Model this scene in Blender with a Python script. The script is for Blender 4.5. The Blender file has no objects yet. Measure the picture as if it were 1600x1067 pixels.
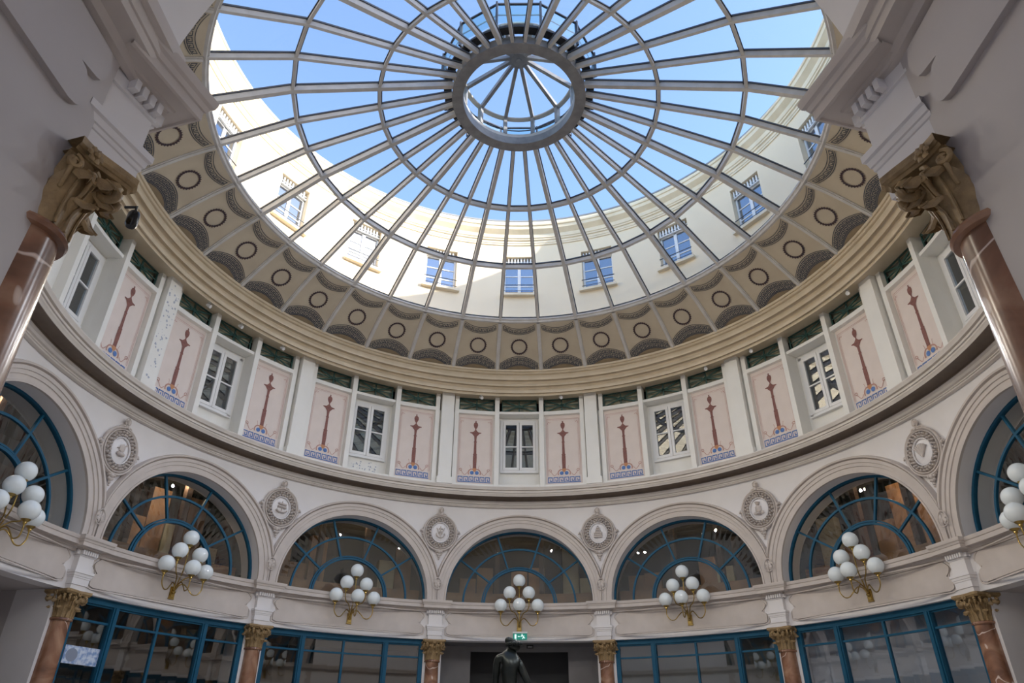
import bpy, bmesh, math, random
from math import sin, cos, pi, radians as rad, sqrt, hypot, atan2
from mathutils import Vector, Matrix
random.seed(7)
S = bpy.context.scene
C = S.collection
E = 1.6                                  # eye height; heights below are given from the eye

# ---------------------------------------------------------------- camera
cam_d = bpy.data.cameras.new('camera'); cam = bpy.data.objects.new('camera', cam_d); C.objects.link(cam)
F_PX = 1089.72
cam_d.sensor_width = 36.0; cam_d.sensor_fit = 'HORIZONTAL'; cam_d.lens = F_PX * 36.0 / 1600.0
cam_d.clip_start = 0.05; cam_d.clip_end = 300
PITCH, YAW, ROLL = rad(30.855), rad(-0.757), rad(0.3566)
cam.location = (0.0196, -9.8427, E)
R0 = Matrix.Rotation(-YAW, 3, 'Z') @ Matrix.Rotation(pi / 2 + PITCH, 3, 'X') @ Matrix.Rotation(ROLL, 3, 'Z')
cam.rotation_euler = R0.to_euler()
S.camera = cam

# ---------------------------------------------------------------- light
S.view_settings.view_transform = 'Standard'; S.view_settings.look = 'None'
S.view_settings.gamma = 1.0; S.view_settings.use_curve_mapping = False
S.view_settings.exposure = 0.62
S.cycles.diffuse_bounces = 8; S.cycles.max_bounces = 14; S.cycles.transparent_max_bounces = 16
SUN_AZ, SUN_EL = rad(112), rad(17.5)     # azimuth from +Y towards +X
W = bpy.data.worlds.new('sky'); S.world = W; W.use_nodes = True
nt = W.node_tree; nt.nodes.clear()
out = nt.nodes.new('ShaderNodeOutputWorld'); bg = nt.nodes.new('ShaderNodeBackground')
sky = nt.nodes.new('ShaderNodeTexSky'); sky.sky_type = 'NISHITA'; sky.sun_disc = False
sky.sun_elevation = rad(32); sky.sun_rotation = SUN_AZ; sky.air_density = 1.0; sky.dust_density = 0.6; sky.ozone_density = 1.5
bg.inputs['Strength'].default_value = 0.335
nt.links.new(sky.outputs[0], bg.inputs[0]); nt.links.new(bg.outputs[0], out.inputs[0])
sd = bpy.data.lights.new('sun', 'SUN'); sd.energy = 6.0; sd.angle = rad(0.6); sd.color = (1.0, 0.93, 0.80)
sun = bpy.data.objects.new('sun', sd); C.objects.link(sun)
dirv = Vector((sin(SUN_AZ) * cos(SUN_EL), cos(SUN_AZ) * cos(SUN_EL), sin(SUN_EL)))
sun.rotation_euler = dirv.to_track_quat('Z', 'Y').to_euler(); sun.location = (30, -12, 30)

# ---------------------------------------------------------------- materials
def mat(name, col, rough=0.6, col2=None, scale=4.0, bump=0.0, metal=0.0, spec=0.5, detail=6, bscale=None, lo=0.35, hi=0.65, emit=None, estr=0):
    m = bpy.data.materials.new(name); m.use_nodes = True; n = m.node_tree.nodes; l = m.node_tree.links
    b = n['Principled BSDF']; b.inputs['Roughness'].default_value = rough; b.inputs['Metallic'].default_value = metal
    b.inputs['Specular IOR Level'].default_value = spec
    b.inputs['Base Color'].default_value = (*col, 1)
    tc = n.new('ShaderNodeTexCoord')
    if col2:
        no = n.new('ShaderNodeTexNoise'); no.inputs['Scale'].default_value = scale; no.inputs['Detail'].default_value = detail
        r = n.new('ShaderNodeValToRGB'); r.color_ramp.elements[0].position = lo; r.color_ramp.elements[1].position = hi
        r.color_ramp.elements[0].color = (*col, 1); r.color_ramp.elements[1].color = (*col2, 1)
        l.new(tc.outputs['Object'], no.inputs['Vector']); l.new(no.outputs['Fac'], r.inputs[0]); l.new(r.outputs[0], b.inputs['Base Color'])
    if bump:
        nb = n.new('ShaderNodeTexNoise'); nb.inputs['Scale'].default_value = bscale or scale * 6; nb.inputs['Detail'].default_value = 4
        bp = n.new('ShaderNodeBump'); bp.inputs['Strength'].default_value = bump; bp.inputs['Distance'].default_value = 0.01
        l.new(tc.outputs['Object'], nb.inputs['Vector']); l.new(nb.outputs['Fac'], bp.inputs['Height']); l.new(bp.outputs[0], b.inputs['Normal'])
    if emit:
        b.inputs['Emission Color'].default_value = (*emit, 1); b.inputs['Emission Strength'].default_value = estr
    return m

def glass(name, tint=(0.9, 0.95, 1.0), refl=0.06, rough=0.0, ior=1.5):
    m = bpy.data.materials.new(name); m.use_nodes = True; n = m.node_tree.nodes; l = m.node_tree.links; n.clear()
    o = n.new('ShaderNodeOutputMaterial'); t = n.new('ShaderNodeBsdfTransparent'); g = n.new('ShaderNodeBsdfGlossy')
    g.inputs['Roughness'].default_value = rough; t.inputs[0].default_value = (*tint, 1)
    f = n.new('ShaderNodeLayerWeight'); f.inputs['Blend'].default_value = 0.5
    p5 = n.new('ShaderNodeMath'); p5.operation = 'POWER'; p5.inputs[1].default_value = 5.0; l.new(f.outputs['Facing'], p5.inputs[0])
    f0 = ((ior - 1) / (ior + 1)) ** 2 * 2 + refl
    a = n.new('ShaderNodeMath'); a.operation = 'MULTIPLY_ADD'; a.inputs[1].default_value = 1 - f0; a.inputs[2].default_value = f0; a.use_clamp = True
    mx = n.new('ShaderNodeMixShader'); l.new(p5.outputs[0], a.inputs[0]); l.new(a.outputs[0], mx.inputs[0])
    l.new(t.outputs[0], mx.inputs[1]); l.new(g.outputs[0], mx.inputs[2]); l.new(mx.outputs[0], o.inputs[0])
    return m

M = {}
M['plaster'] = mat('arcade_plaster', (0.78, 0.76, 0.765), 0.55, (0.73, 0.71, 0.715), 1.6, 0.08)
M['mould'] = mat('moulding_plaster', (0.60, 0.54, 0.50), 0.5, (0.54, 0.485, 0.45), 3, 0.08)
M['cornice'] = mat('cornice_plaster', (0.63, 0.53, 0.39), 0.3, (0.56, 0.465, 0.33), 3, 0.06)
M['white'] = mat('upper_wall_paint', (0.84, 0.83, 0.79), 0.45, (0.80, 0.79, 0.75), 2, 0.05)
M['panel'] = mat('pink_panel_paint', (0.76, 0.67, 0.62), 0.6, (0.72, 0.63, 0.58), 3)
M['coffer'] = mat('coffer_paint', (0.53, 0.46, 0.35), 0.7, (0.48, 0.41, 0.31), 2.5)
M['coffer_brown'] = mat('coffer_brown_paint', (0.27, 0.20, 0.12), 0.7, (0.22, 0.165, 0.10), 3)
M['string'] = mat('string_course_paint', (0.66, 0.61, 0.56), 0.4, (0.60, 0.55, 0.50), 3, 0.05)
M['cavetto'] = mat('dark_brown_cavetto', (0.17, 0.125, 0.09), 0.45, (0.13, 0.095, 0.07), 3)  # darker brown than the string course above and below it
M['rib'] = mat('rib_paint', (0.60, 0.58, 0.56), 0.4, (0.52, 0.50, 0.48), 5)
M['cap'] = mat('dark_gasket', (0.05, 0.055, 0.07), 0.4)
M['steel'] = mat('galvanised_steel', (0.30, 0.30, 0.31), 0.4, (0.22, 0.22, 0.23), 5)
M['ink'] = mat('dark_blue_ink_paint', (0.045, 0.055, 0.075), 0.7)
M['wreath'] = mat('wreath_paint', (0.075, 0.04, 0.035), 0.7, (0.04, 0.03, 0.045), 20)
M['blue'] = mat('blue_joinery_paint', (0.010, 0.095, 0.175), 0.5, (0.008, 0.08, 0.15), 4, spec=0.25)
M['green'] = mat('dark_green_iron', (0.03, 0.085, 0.075), 0.4)
M['grille_back'] = mat('grille_back_board', (0.40, 0.37, 0.25), 0.5, (0.16, 0.18, 0.15), 5)
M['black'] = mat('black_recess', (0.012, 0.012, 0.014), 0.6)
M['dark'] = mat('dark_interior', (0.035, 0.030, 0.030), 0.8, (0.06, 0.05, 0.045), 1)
M['yellow'] = mat('yellow_facade_render', (0.86, 0.73, 0.54), 0.8, (0.83, 0.70, 0.51), 0.8, 0.05)
M['yellow_stone'] = mat('facade_cornice_stone', (0.82, 0.71, 0.54), 0.7, (0.72, 0.61, 0.44), 2)
M['zinc'] = mat('roof_zinc', (0.25, 0.26, 0.28), 0.5)
M['pvc'] = mat('white_window_paint', (0.80, 0.80, 0.80), 0.35)
M['globe'] = mat('opal_glass', (0.80, 0.86, 0.88), 0.12, spec=0.6)
M['brass'] = mat('aged_brass', (0.50, 0.36, 0.12), 0.28, (0.34, 0.23, 0.08), 12, metal=1.0)
M['gilt'] = mat('gilded_stone', (0.42, 0.29, 0.14), 0.5, (0.20, 0.13, 0.06), 14, 0.3, lo=0.3, hi=0.7)
M['bronze'] = mat('dark_bronze', (0.012, 0.016, 0.015), 0.3, (0.03, 0.035, 0.033), 5, metal=0.6)
M['door_grey'] = mat('shaded_grey_door_paint', (0.17, 0.165, 0.17), 0.6, (0.14, 0.135, 0.14), 2)  # grey paint taken darker to stand in for the doorway's low light
M['blind'] = mat('pale_grey_blind', (0.52, 0.52, 0.57), 0.7, (0.46, 0.46, 0.51), 1)
M['olive'] = mat('dark_olive_blind', (0.11, 0.115, 0.10), 0.7, (0.08, 0.085, 0.075), 1)
M['flake'] = mat('flaked_paint_grey', (0.42, 0.45, 0.52), 0.8)
M['stone'] = mat('pedestal_stone', (0.45, 0.42, 0.40), 0.6, (0.38, 0.36, 0.34), 4, 0.1)
M['floor'] = mat('floor_marble', (0.50, 0.47, 0.44), 0.35, (0.44, 0.41, 0.38), 2)
M['red'] = mat('candelabra_red_paint', (0.27, 0.115, 0.095), 0.7, (0.20, 0.085, 0.075), 22)
M['rose'] = mat('rose_line_paint', (0.50, 0.27, 0.22), 0.7)
M['orange'] = mat('ochre_paint', (0.55, 0.26, 0.13), 0.7)
M['cobalt'] = mat('cobalt_blue_paint', (0.075, 0.17, 0.45), 0.7, (0.12, 0.23, 0.50), 30)
M['lampoff'] = mat('lamp_white_plastic', (0.75, 0.75, 0.75), 0.4)
M['camblack'] = mat('black_plastic', (0.01, 0.01, 0.012), 0.25)
M['exitg'] = mat('exit_sign_green', (0.0, 0.22, 0.16), 0.4, emit=(0.0, 0.20, 0.15), estr=0.35)
M['exitw'] = mat('exit_sign_white', (0.8, 0.9, 0.9), 0.4, emit=(0.6, 0.9, 0.85), estr=0.6)
M['glow'] = mat('warm_lamp_disc', (1, 0.85, 0.5), 0.4, emit=(1.0, 0.72, 0.32), estr=5.0)
M['pier'] = mat('pier_plaster', (0.52, 0.48, 0.47), 0.5, (0.47, 0.435, 0.43), 1.2, 0.06)
M['wood'] = mat('orange_wood', (0.36, 0.18, 0.075), 0.5, (0.22, 0.11, 0.05), 3)
M['cream_board'] = mat('cream_board', (0.50, 0.42, 0.26), 0.6, (0.38, 0.31, 0.19), 2)
M['beige'] = mat('stair_beige', (0.42, 0.34, 0.24), 0.7)
M['brown'] = mat('stair_brown', (0.09, 0.055, 0.04), 0.6)
M['poster'] = mat('pale_blue_print', (0.62, 0.70, 0.82), 0.5, (0.22, 0.34, 0.60), 14, lo=0.42, hi=0.62, detail=3)
M['posterdark'] = mat('grey_print', (0.25, 0.29, 0.38), 0.5)
M['glass_roof'] = glass('dome_glass', (0.97, 0.985, 1.0), 0.0, ior=1.2)
M['glass_arch'] = glass('arch_window_glass', (0.78, 0.82, 0.84), 0.03)
M['glass_shop'] = glass('shop_window_glass', (0.70, 0.75, 0.78), 0.12, 0.02)
M['glass_win'] = glass('casement_glass', (0.7, 0.75, 0.8), 0.10)
M['glass_ext'] = glass('facade_window_glass', (0.35, 0.5, 0.7), 0.32)
M['glass_teal'] = glass('balustrade_glass', (0.55, 0.82, 0.88), 0.12)

def marble():
    m = bpy.data.materials.new('salmon_marble'); m.use_nodes = True; n = m.node_tree.nodes; l = m.node_tree.links
    b = n['Principled BSDF']; b.inputs['Roughness'].default_value = 0.22
    tc = n.new('ShaderNodeTexCoord'); no = n.new('ShaderNodeTexNoise'); no.inputs['Scale'].default_value = 2.2; no.inputs['Detail'].default_value = 8
    no.inputs['Distortion'].default_value = 1.2
    r = n.new('ShaderNodeValToRGB'); e = r.color_ramp.elements
    e[0].position = 0.30; e[0].color = (0.12, 0.058, 0.038, 1); e[1].position = 0.68; e[1].color = (0.45, 0.27, 0.175, 1)
    x = e.new(0.5); x.color = (0.28, 0.14, 0.085, 1)
    w = n.new('ShaderNodeTexWave'); w.inputs['Scale'].default_value = 0.7; w.inputs['Distortion'].default_value = 14; w.inputs['Detail'].default_value = 4
    r2 = n.new('ShaderNodeValToRGB'); r2.color_ramp.elements[0].position = 0.9985; r2.color_ramp.elements[1].position = 1.0
    mx = n.new('ShaderNodeMixRGB'); mx.inputs[2].default_value = (0.72, 0.58, 0.50, 1)
    l.new(tc.outputs['Object'], no.inputs['Vector']); l.new(tc.outputs['Object'], w.inputs['Vector']); l.new(no.outputs['Fac'], r.inputs[0])
    l.new(w.outputs['Fac'], r2.inputs[0]); l.new(r2.outputs[0], mx.inputs[0]); l.new(r.outputs[0], mx.inputs[1]); l.new(mx.outputs[0], b.inputs['Base Color'])
    return m
M['marble'] = marble()

# ---------------------------------------------------------------- helpers
def P(az, R, z):                          # azimuth in degrees from +Y towards +X, radius, height above eye
    a = rad(az); return (R * sin(a), R * cos(a), z + E)

class MB:
    def __init__(s): s.v = []; s.f = []
    def add(s, vs, fs):
        o = len(s.v); s.v += [tuple(v) for v in vs]; s.f += [tuple(i + o for i in f) for f in fs]; return s
    def box(s, x0, x1, y0, y1, z0, z1):
        v = [(x, y, z) for z in (z0, z1) for y in (y0, y1) for x in (x0, x1)]
        return s.add(v, [(0, 2, 3, 1), (4, 5, 7, 6), (0, 1, 5, 4), (2, 6, 7, 3), (0, 4, 6, 2), (1, 3, 7, 5)])
    def grid(s, g, close_u=False, close_v=False):   # g[i][j]
        n, m = len(g), len(g[0]); fs = []
        for i in range(n if close_u else n - 1):
            for j in range(m if close_v else m - 1):
                a, b = i, (i + 1) % n; c, d = j, (j + 1) % m
                fs.append((a * m + c, b * m + c, b * m + d, a * m + d))
        return s.add([p for r in g for p in r], fs)
    def bar(s, a, b, w, h, up=(0, 0, 1)):           # box beam from a to b, w sideways, h along up
        a, b, up = Vector(a), Vector(b), Vector(up); d = (b - a).normalized()
        sd_ = d.cross(up).normalized(); u = sd_.cross(d).normalized()
        v = [p + sd_ * x * w / 2 + u * y * h / 2 for p in (a, b) for (x, y) in ((-1, -1), (1, -1), (1, 1), (-1, 1))]
        return s.add(v, [(0, 1, 2, 3), (7, 6, 5, 4), (0, 4, 5, 1), (1, 5, 6, 2), (2, 6, 7, 3), (3, 7, 4, 0)])
    def path(s, pts, w, h, up):                    # mitred beam along points; up = function(point) or vector
        rings = []
        pts = [Vector(p) for p in pts]
        for i, p in enumerate(pts):
            d = (pts[min(i + 1, len(pts) - 1)] - pts[max(i - 1, 0)]).normalized()
            u0 = Vector(up(p)) if callable(up) else Vector(up)
            sd_ = d.cross(u0).normalized(); u = sd_.cross(d).normalized()
            rings.append([p + sd_ * x * w / 2 + u * y * h / 2 for (x, y) in ((-1, -1), (1, -1), (1, 1), (-1, 1))])
        s.grid(rings, close_v=True); k = len(s.v) - 4 * len(pts)
        s.f.append((k + 3, k + 2, k + 1, k)); e = len(s.v); s.f.append((e - 4, e - 3, e - 2, e - 1)); return s
    def tube(s, pts, r, n=8, caps=True):
        pts = [Vector(p) for p in pts]; rings = []; ref = Vector((0.13, 0.31, 0.94))
        for i, p in enumerate(pts):
            d = (pts[min(i + 1, len(pts) - 1)] - pts[max(i - 1, 0)]).normalized()
            a = d.cross(ref)
            if a.length < 0.05: a = d.cross(Vector((1, 0, 0)))
            a.normalize(); b = d.cross(a); rr = r[i] if isinstance(r, (list, tuple)) else r
            rings.append([p + (a * cos(2 * pi * k / n) + b * sin(2 * pi * k / n)) * rr for k in range(n)])
        s.grid(rings, close_v=True)
        if caps:
            k = len(s.v) - n * len(pts); s.f.append(tuple(range(k + n - 1, k - 1, -1))); e = len(s.v); s.f.append(tuple(range(e - n, e)))
        return s
    def lathe(s, prof, n=24, c=(0, 0, 0)):          # prof: (r, z)
        g = [[(c[0] + r * cos(2 * pi * k / n), c[1] + r * sin(2 * pi * k / n), c[2] + z) for k in range(n)] for r, z in prof]
        return s.grid(g, close_v=True)
    def rev(s, prof, a0, a1, n):                    # prof: (R, z above eye) around the rotunda axis, azimuths in degrees
        full = abs(a1 - a0) >= 360
        g = [[P(a0 + (a1 - a0) * i / n, R, z) for R, z in prof] for i in range(n if full else n + 1)]
        return s.grid(g, close_u=full)
    def blob(s, c, r, sc=(1, 1, 1)):
        t = (1 + sqrt(5)) / 2; k = r / sqrt(1 + t * t)
        v = [(-1, t, 0), (1, t, 0), (-1, -t, 0), (1, -t, 0), (0, -1, t), (0, 1, t), (0, -1, -t), (0, 1, -t), (t, 0, -1), (t, 0, 1), (-t, 0, -1), (-t, 0, 1)]
        f = [(0, 11, 5), (0, 5, 1), (0, 1, 7), (0, 7, 10), (0, 10, 11), (1, 5, 9), (5, 11, 4), (11, 10, 2), (10, 7, 6), (7, 1, 8), (3, 9, 4), (3, 4, 2), (3, 2, 6), (3, 6, 8), (3, 8, 9), (4, 9, 5), (2, 4, 11), (6, 2, 10), (8, 6, 7), (9, 8, 1)]
        return s.add([(c[0] + x * k * sc[0], c[1] + y * k * sc[1], c[2] + z * k * sc[2]) for x, y, z in v], f)
    def mesh(s, name, m, smooth=True, ang=35, mods=None):
        me = bpy.data.meshes.new(name); me.from_pydata(s.v, [], s.f); me.materials.append(M[m]); me.update()
        bm = bmesh.new(); bm.from_mesh(me); bmesh.ops.recalc_face_normals(bm, faces=bm.faces); bm.to_mesh(me); bm.free()
        if smooth:
            me.shade_smooth(); me.set_sharp_from_angle(angle=rad(ang))
        return me

def ob(name, me, parent=None, loc=(0, 0, 0), rz=0.0, **props):
    o = bpy.data.objects.new(name, me); C.objects.link(o); o.location = loc; o.rotation_euler = (0, 0, rz)
    if parent is not None: o.parent = parent
    for k, v in props.items(): o[k] = v
    return o
def thing(name, label, cat, loc=(0, 0, 0), rz=0.0, group=None):
    o = ob(name, None, None, loc, rz, label=label, category=cat)
    o.empty_display_size = 0.1
    if group: o['group'] = group
    return o
def struct(name, me=None, loc=(0, 0, 0), rz=0.0): return ob(name, me, None, loc, rz, kind='structure')
def AZ(a): return -rad(a)

SIDE = {-1: 'left', 1: 'right'}
ORD = {1: 'first', 2: 'second', 3: 'third'}
def arch_phrase(k):
    return 'the central arch' if k == 0 else 'the %s arch %s of centre' % (ORD[abs(k)], SIDE[1 if k > 0 else -1])

# key heights (above eye)
Z_FL = -E; Z_CAP0, Z_CAP1 = 1.89, 2.30; Z_LINT = 2.32; Z_SPR = 3.10; Z_L2 = 5.97
RW = 7.55; RI = 1.755; ZC = 3.175; BAYS = list(range(-3, 4))
DEG = 180 / pi

# ================================================================ STRUCTURE
b = MB(); b.add([(-14, -16, 0), (14, -16, 0), (14, 14, 0), (-14, 14, 0), (-14, -16, -.2), (14, -16, -.2), (14, 14, -.2), (-14, 14, -.2)],
      [(0, 1, 2, 3), (4, 5, 6, 7), (0, 1, 5, 4), (1, 2, 6, 5), (2, 3, 7, 6), (3, 0, 4, 7)])
struct('floor', b.mesh('floor', 'floor'))

# ---- arcade wall (spandrels), a curved wall with round-headed openings
def arch_z(s, r, zc, z0):
    return zc + sqrt(max(r * r - s * s, 0)) if abs(s) < r else z0
def arcade_piece(b, c_az, half_az, r, zc, z0, z1, R, depth):
    n = 40
    ss = [r * -cos(pi * i / n) for i in range(n + 1)]
    top = lambda s: (s / R) * DEG + c_az
    g = [[P(top(s), R, zz) for zz in (arch_z(s, r, zc, z0) + (z1 - arch_z(s, r, zc, z0)) * j / 4 for j in range(5))] for s in ss]
    b.grid(g)
    for sg in (-1, 1):
        a0, a1 = sg * r / R * DEG, sg * half_az
        b.grid([[P(c_az + a0 + (a1 - a0) * i / 3, R, z) for z in (z0, zc, (zc + z1) / 2, z1)] for i in range(4)])
    # reveal
    ring = [(-r, z0)] + [(s, arch_z(s, r, zc, zc)) for s in ss] + [(r, z0)]
    b.grid([[P(top(s), R + d, z) for d in (0, depth)] for s, z in ring])
wall = MB()
for k in BAYS: arcade_piece(wall, 30 * k, 15, RI, ZC, Z_SPR - .02, 5.62, RW, 0.34)
for sg in (-1, 1):
    wall.rev([(RW, Z_SPR), (RW, 5.62)], sg * 105, sg * 162, 24)
arcade_piece(wall, 180.3, 18, 2.07, 3.1, 3.08, 5.62, 7.5, 0.2)
arcade = struct('wall_arcade', wall.mesh('arcade', 'plaster', ang=60))
# archivolts: stepped round mouldings, one for each arch
def archivolt_mesh():
    prof = [(RI, 0.0), (RI, .05), (RI + .035, .055), (RI + .04, .035), (RI + .12, .04), (RI + .125, .06), (RI + .19, .065), (RI + .195, .085), (RI + .255, .09), (RI + .27, .055), (RI + .285, .115), (RI + .315, .12), (RI + .335, .06), (RI + .335, 0)]
    g = []
    lim = RW * rad(15) - .002
    for i in range(49):
        t = pi * i / 48; row = []
        for rho, d in prof:
            s, z = rho * cos(t), ZC + rho * sin(t)
            if i in (0, 48): z = Z_SPR
            s = max(-lim, min(lim, s)); row.append(P(s / RW * DEG, RW - d, z))
        g.append(row)
    return MB().grid(g).mesh('archivolt', 'mould', ang=25)
avm = archivolt_mesh()
for k in BAYS: ob('archivolt', avm, arcade, rz=AZ(30 * k))
# small leaf ornaments at the foot of each pair of archivolts
def leaf_orn():
    b = MB()
    for (x, z, r) in [(0, 0, .05), (-.05, .04, .035), (.05, .04, .035), (-.035, -.03, .035), (.035, -.03, .035), (0, -.07, .03), (0, .07, .03)]:
        b.blob((x, 0, z), r, (1, .45, 1.2))
    pts = [(.10 * sin(t) * (1 - .25 * cos(t)), -.012, .13 * cos(t)) for t in [2 * pi * i / 20 for i in range(21)]]
    b.tube(pts, .011, 6, False)
    return b.mesh('leaf_ornament', 'mould')
lom = leaf_orn()
for k in range(-3, 3):
    ob('leaf_ornament', lom, arcade, P(30 * k + 15, RW - .10, Z_SPR + .43), AZ(30 * k + 15))
ob('leaf_ornament', lom, arcade, P(103.5, RW - .02, Z_SPR + .43), AZ(103.5))

# ---- frieze band between columns and ledge
b = MB()
b.rev([(RW + .02, Z_LINT), (RW + .02, Z_SPR)], -162, 162, 160)
b.rev([(RW + .02, Z_LINT), (RW + .30, Z_LINT)], -162, 162, 160)
frieze = struct('wall_frieze', b.mesh('frieze', 'plaster'))
def frieze_panel():
    rows = []
    z0, z1 = 2.425, 2.895; H = z1 - z0
    for i in range(25):
        h = i / 24; q = (2 * h) % 1 if h < 1 else 1
        lobe = sqrt(max(0, 1 - (2 * q - 1) ** 2)) if 0 < q < 1 else 0
        if h < .12: wv = 1.60 + .10 * sqrt(1 - (1 - h / .12) ** 2)
        elif h < .47: wv = 1.70 - (.075 * ((h - .25) / .22) ** 4 if h > .25 else 0)
        elif h < .53: wv = 1.60
        else: wv = 1.625 + .075 * sin(pi * min((h - .53) / .47, .999)) - (.03 * max(0, (h - .8) / .2))
        rows.append((z0 + h * H, wv))
    g = [[P(u * w / RW * DEG, RW - .012, z) for u in [-1 + 2 * j / 24 for j in range(25)]] for z, w in rows]
    b = MB().grid(g)
    edge = [(w, z) for z, w in rows]; loop = edge + [(-w, z) for w, z in reversed(edge)]
    b.grid([[P(s / RW * DEG, RW + d, z) for d in (-.012, .02)] for s, z in loop], close_u=True)
    # dark incised line just outside the plate (a real groove lip)
    lip = [(s * (1 + .018 / max(abs(s), .5)), z + (.014 if z > 2.66 else -.014)) for s, z in loop]
    b.grid([[P(s / RW * DEG, RW + d, z) for s, z, d in ((l[0], l[1], .019), (l[0], l[1], .002), ((l[0] + (.02 if l[0] > 0 else -.02)), l[1] + (.016 if l[1] > 2.66 else -.016), .002), ((l[0] + (.02 if l[0] > 0 else -.02)), l[1] + (.016 if l[1] > 2.66 else -.016), .019))] for l in lip], close_u=True)
    return b.mesh('frieze_panel', 'mould', ang=30)
fpm = frieze_panel()
for k in BAYS: ob('frieze_panel', fpm, frieze, rz=AZ(30 * k))
# ledge above the frieze
def ledge(a0, a1, n, R=RW):
    pr = [(R + .02, 2.90), (R - .02, 2.905), (R - .03, 2.94), (R - .05, 2.945), (R - .06, 2.99), (R - .13, 2.995), (R - .135, 2.985), (R - .145, 2.985), (R - .145, 3.055), (R - .16, 3.065), (R - .17, 3.12), (R - .12, 3.135), (R + .34, 3.15)]
    return MB().rev(pr, a0, a1, n)
lm_ = ledge(-15, 15, 16).mesh('ledge', 'mould', ang=25)
ledge_s = struct('trim_1', None)
for k in BAYS: ob('ledge', lm_, ledge_s, rz=AZ(30 * k))
for sg in (-1, 1): ob('ledge', ledge(sg * 105, sg * 160, 30).mesh('ledge', 'mould', ang=25), ledge_s)

# ---- piers behind the columns and the jambs of openings
b = MB()
for k in range(-4, 4):
    a = 30 * k + 15
    b.rev([(RW + .5, Z_FL), (RW + .10, Z_FL), (RW + .10, Z_LINT), (RW + .5, Z_LINT)], a - 1.55, a + 1.55, 2)
    for sg in (-1, 1):
        b.grid([[P(a + sg * 1.55, R, z) for R in (RW + .10, RW + .9)] for z in (Z_FL, Z_LINT)])
for sg in (-1, 1):
    b.rev([(RW + .10, Z_FL), (RW + .10, Z_LINT)], sg * 106.5, sg * 162, 30)
struct('wall_piers', b.mesh('piers', 'plaster'))

# ---- string course (trim_2) and main cornice (trim_3)
b = MB().rev([(7.56, 5.435), (7.475, 5.44), (7.47, 5.46), (7.45, 5.465), (7.45, 5.485), (7.41, 5.495), (7.39, 5.53), (7.36, 5.545), (7.35, 5.56)], 0, 360, 180)
trim2 = struct('trim_2', b.mesh('string_course', 'string', ang=22))
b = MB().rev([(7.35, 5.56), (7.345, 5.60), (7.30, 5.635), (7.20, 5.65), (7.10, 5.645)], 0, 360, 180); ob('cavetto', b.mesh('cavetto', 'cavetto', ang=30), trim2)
b = MB().rev([(7.10, 5.645), (7.095, 5.605), (7.08, 5.60), (7.07, 5.625), (7.05, 5.65), (7.045, 5.675), (7.02, 5.68), (7.02, 5.715), (7.035, 5.72), (7.035, 5.735), (6.99, 5.74), (6.98, 5.77), (6.965, 5.80), (6.97, 5.82), (7.5, 5.94), (7.56, 5.97)], 0, 360, 180); ob('nosing', b.mesh('nosing', 'string', ang=22), trim2)
b = MB().rev([(7.8, 8.50), (7.22, 8.49), (7.215, 8.47), (7.14, 8.465), (7.135, 8.41), (7.115, 8.405), (7.11, 8.44), (7.115, 8.485), (7.075, 8.50), (7.07, 8.475), (7.055, 8.47), (7.045, 8.50), (7.045, 8.545), (7.075, 8.56), (7.075, 8.58), (7.095, 8.60), (7.095, 8.63), (7.07, 8.66), (7.01, 8.675), (7.005, 8.65), (6.99, 8.645), (6.985, 8.68), (6.99, 8.71), (7.03, 8.725), (7.04, 8.76), (7.035, 8.80), (6.99, 8.83), (6.955, 8.835), (6.95, 8.81), (6.935, 8.805), (6.925, 8.83), (6.92, 8.90), (6.925, 8.93), (6.955, 8.945), (6.955, 8.96), (6.91, 8.975), (6.895, 9.0), (6.915, 9.02), (6.915, 9.035), (6.88, 9.04), (6.87, 9.09), (6.93, 9.10), (7.05, 9.10)], 0, 360, 180)
struct('trim_3', b.mesh('main_cornice', 'cornice', ang=22))

# ---- upper wall: back wall with pilasters, mullion posts, transoms, sills
AM, AP = 4.6, 14.95      # mullion azimuth, pilaster azimuth (15)
b = MB()
RB = 7.58
for k in range(-6, 6):
    c = 30 * k
    if abs(k) >= 4:
        b.rev([(RB, Z_L2 - .1), (RB, 8.5)], c - 15, c + 15, 8); continue
    for a0, a1 in ((4.2, 15), (-15, -4.2)):
        b.rev([(RB, Z_L2 - .1), (RB, 8.06)], c + a0, c + a1, 6)
        b.rev([(RB, 8.06), (RB + .30, 8.06)], c + a0, c + a1, 6)
    # window recess (lower part below the window, jambs, head)
    b.rev([(RB + .22, Z_L2 - .1), (RB + .22, 6.52)], c - 4.2, c + 4.2, 4)
    b.rev([(RB + .22, 7.93), (RB + .22, 8.06), (RB + .30, 8.06)], c - 4.2, c + 4.2, 4)
    b.rev([(RB - .12, 8.055), (RB + .23, 8.055)], c - 4.2, c + 4.2, 4)
    for sg in (-1, 1):
        b.grid([[P(c + sg * 4.2, R, z) for R in (RB - .12, RB + .22)] for z in (Z_L2 - .1, 8.06)])
        b.grid([[P(c + sg * a, RB + .22, z) for a in (3.3, 4.2)] for z in (6.5, 7.95)])
upper = struct('wall_upper', b.mesh('upper_wall', 'white'))
def rbox(a0, a1, r0, r1, z0, z1, m, name):
    b = MB(); ns = max(1, int(abs(a1 - a0) / 2.5))
    b.rev([(r1, z0), (r0, z0), (r0, z1), (r1, z1), (r1, z0)], a0, a1, ns)
    b.grid([[P(a0, R, z) for R in (r0, r1)] for z in (z0, z1)]); b.grid([[P(a1, R, z) for R in (r0, r1)] for z in (z0, z1)])
    return b.mesh(name, m)
pil = rbox(-1.28, 1.28, 7.34, 7.6, Z_L2, 8.5, 'white', 'pilaster')
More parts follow.
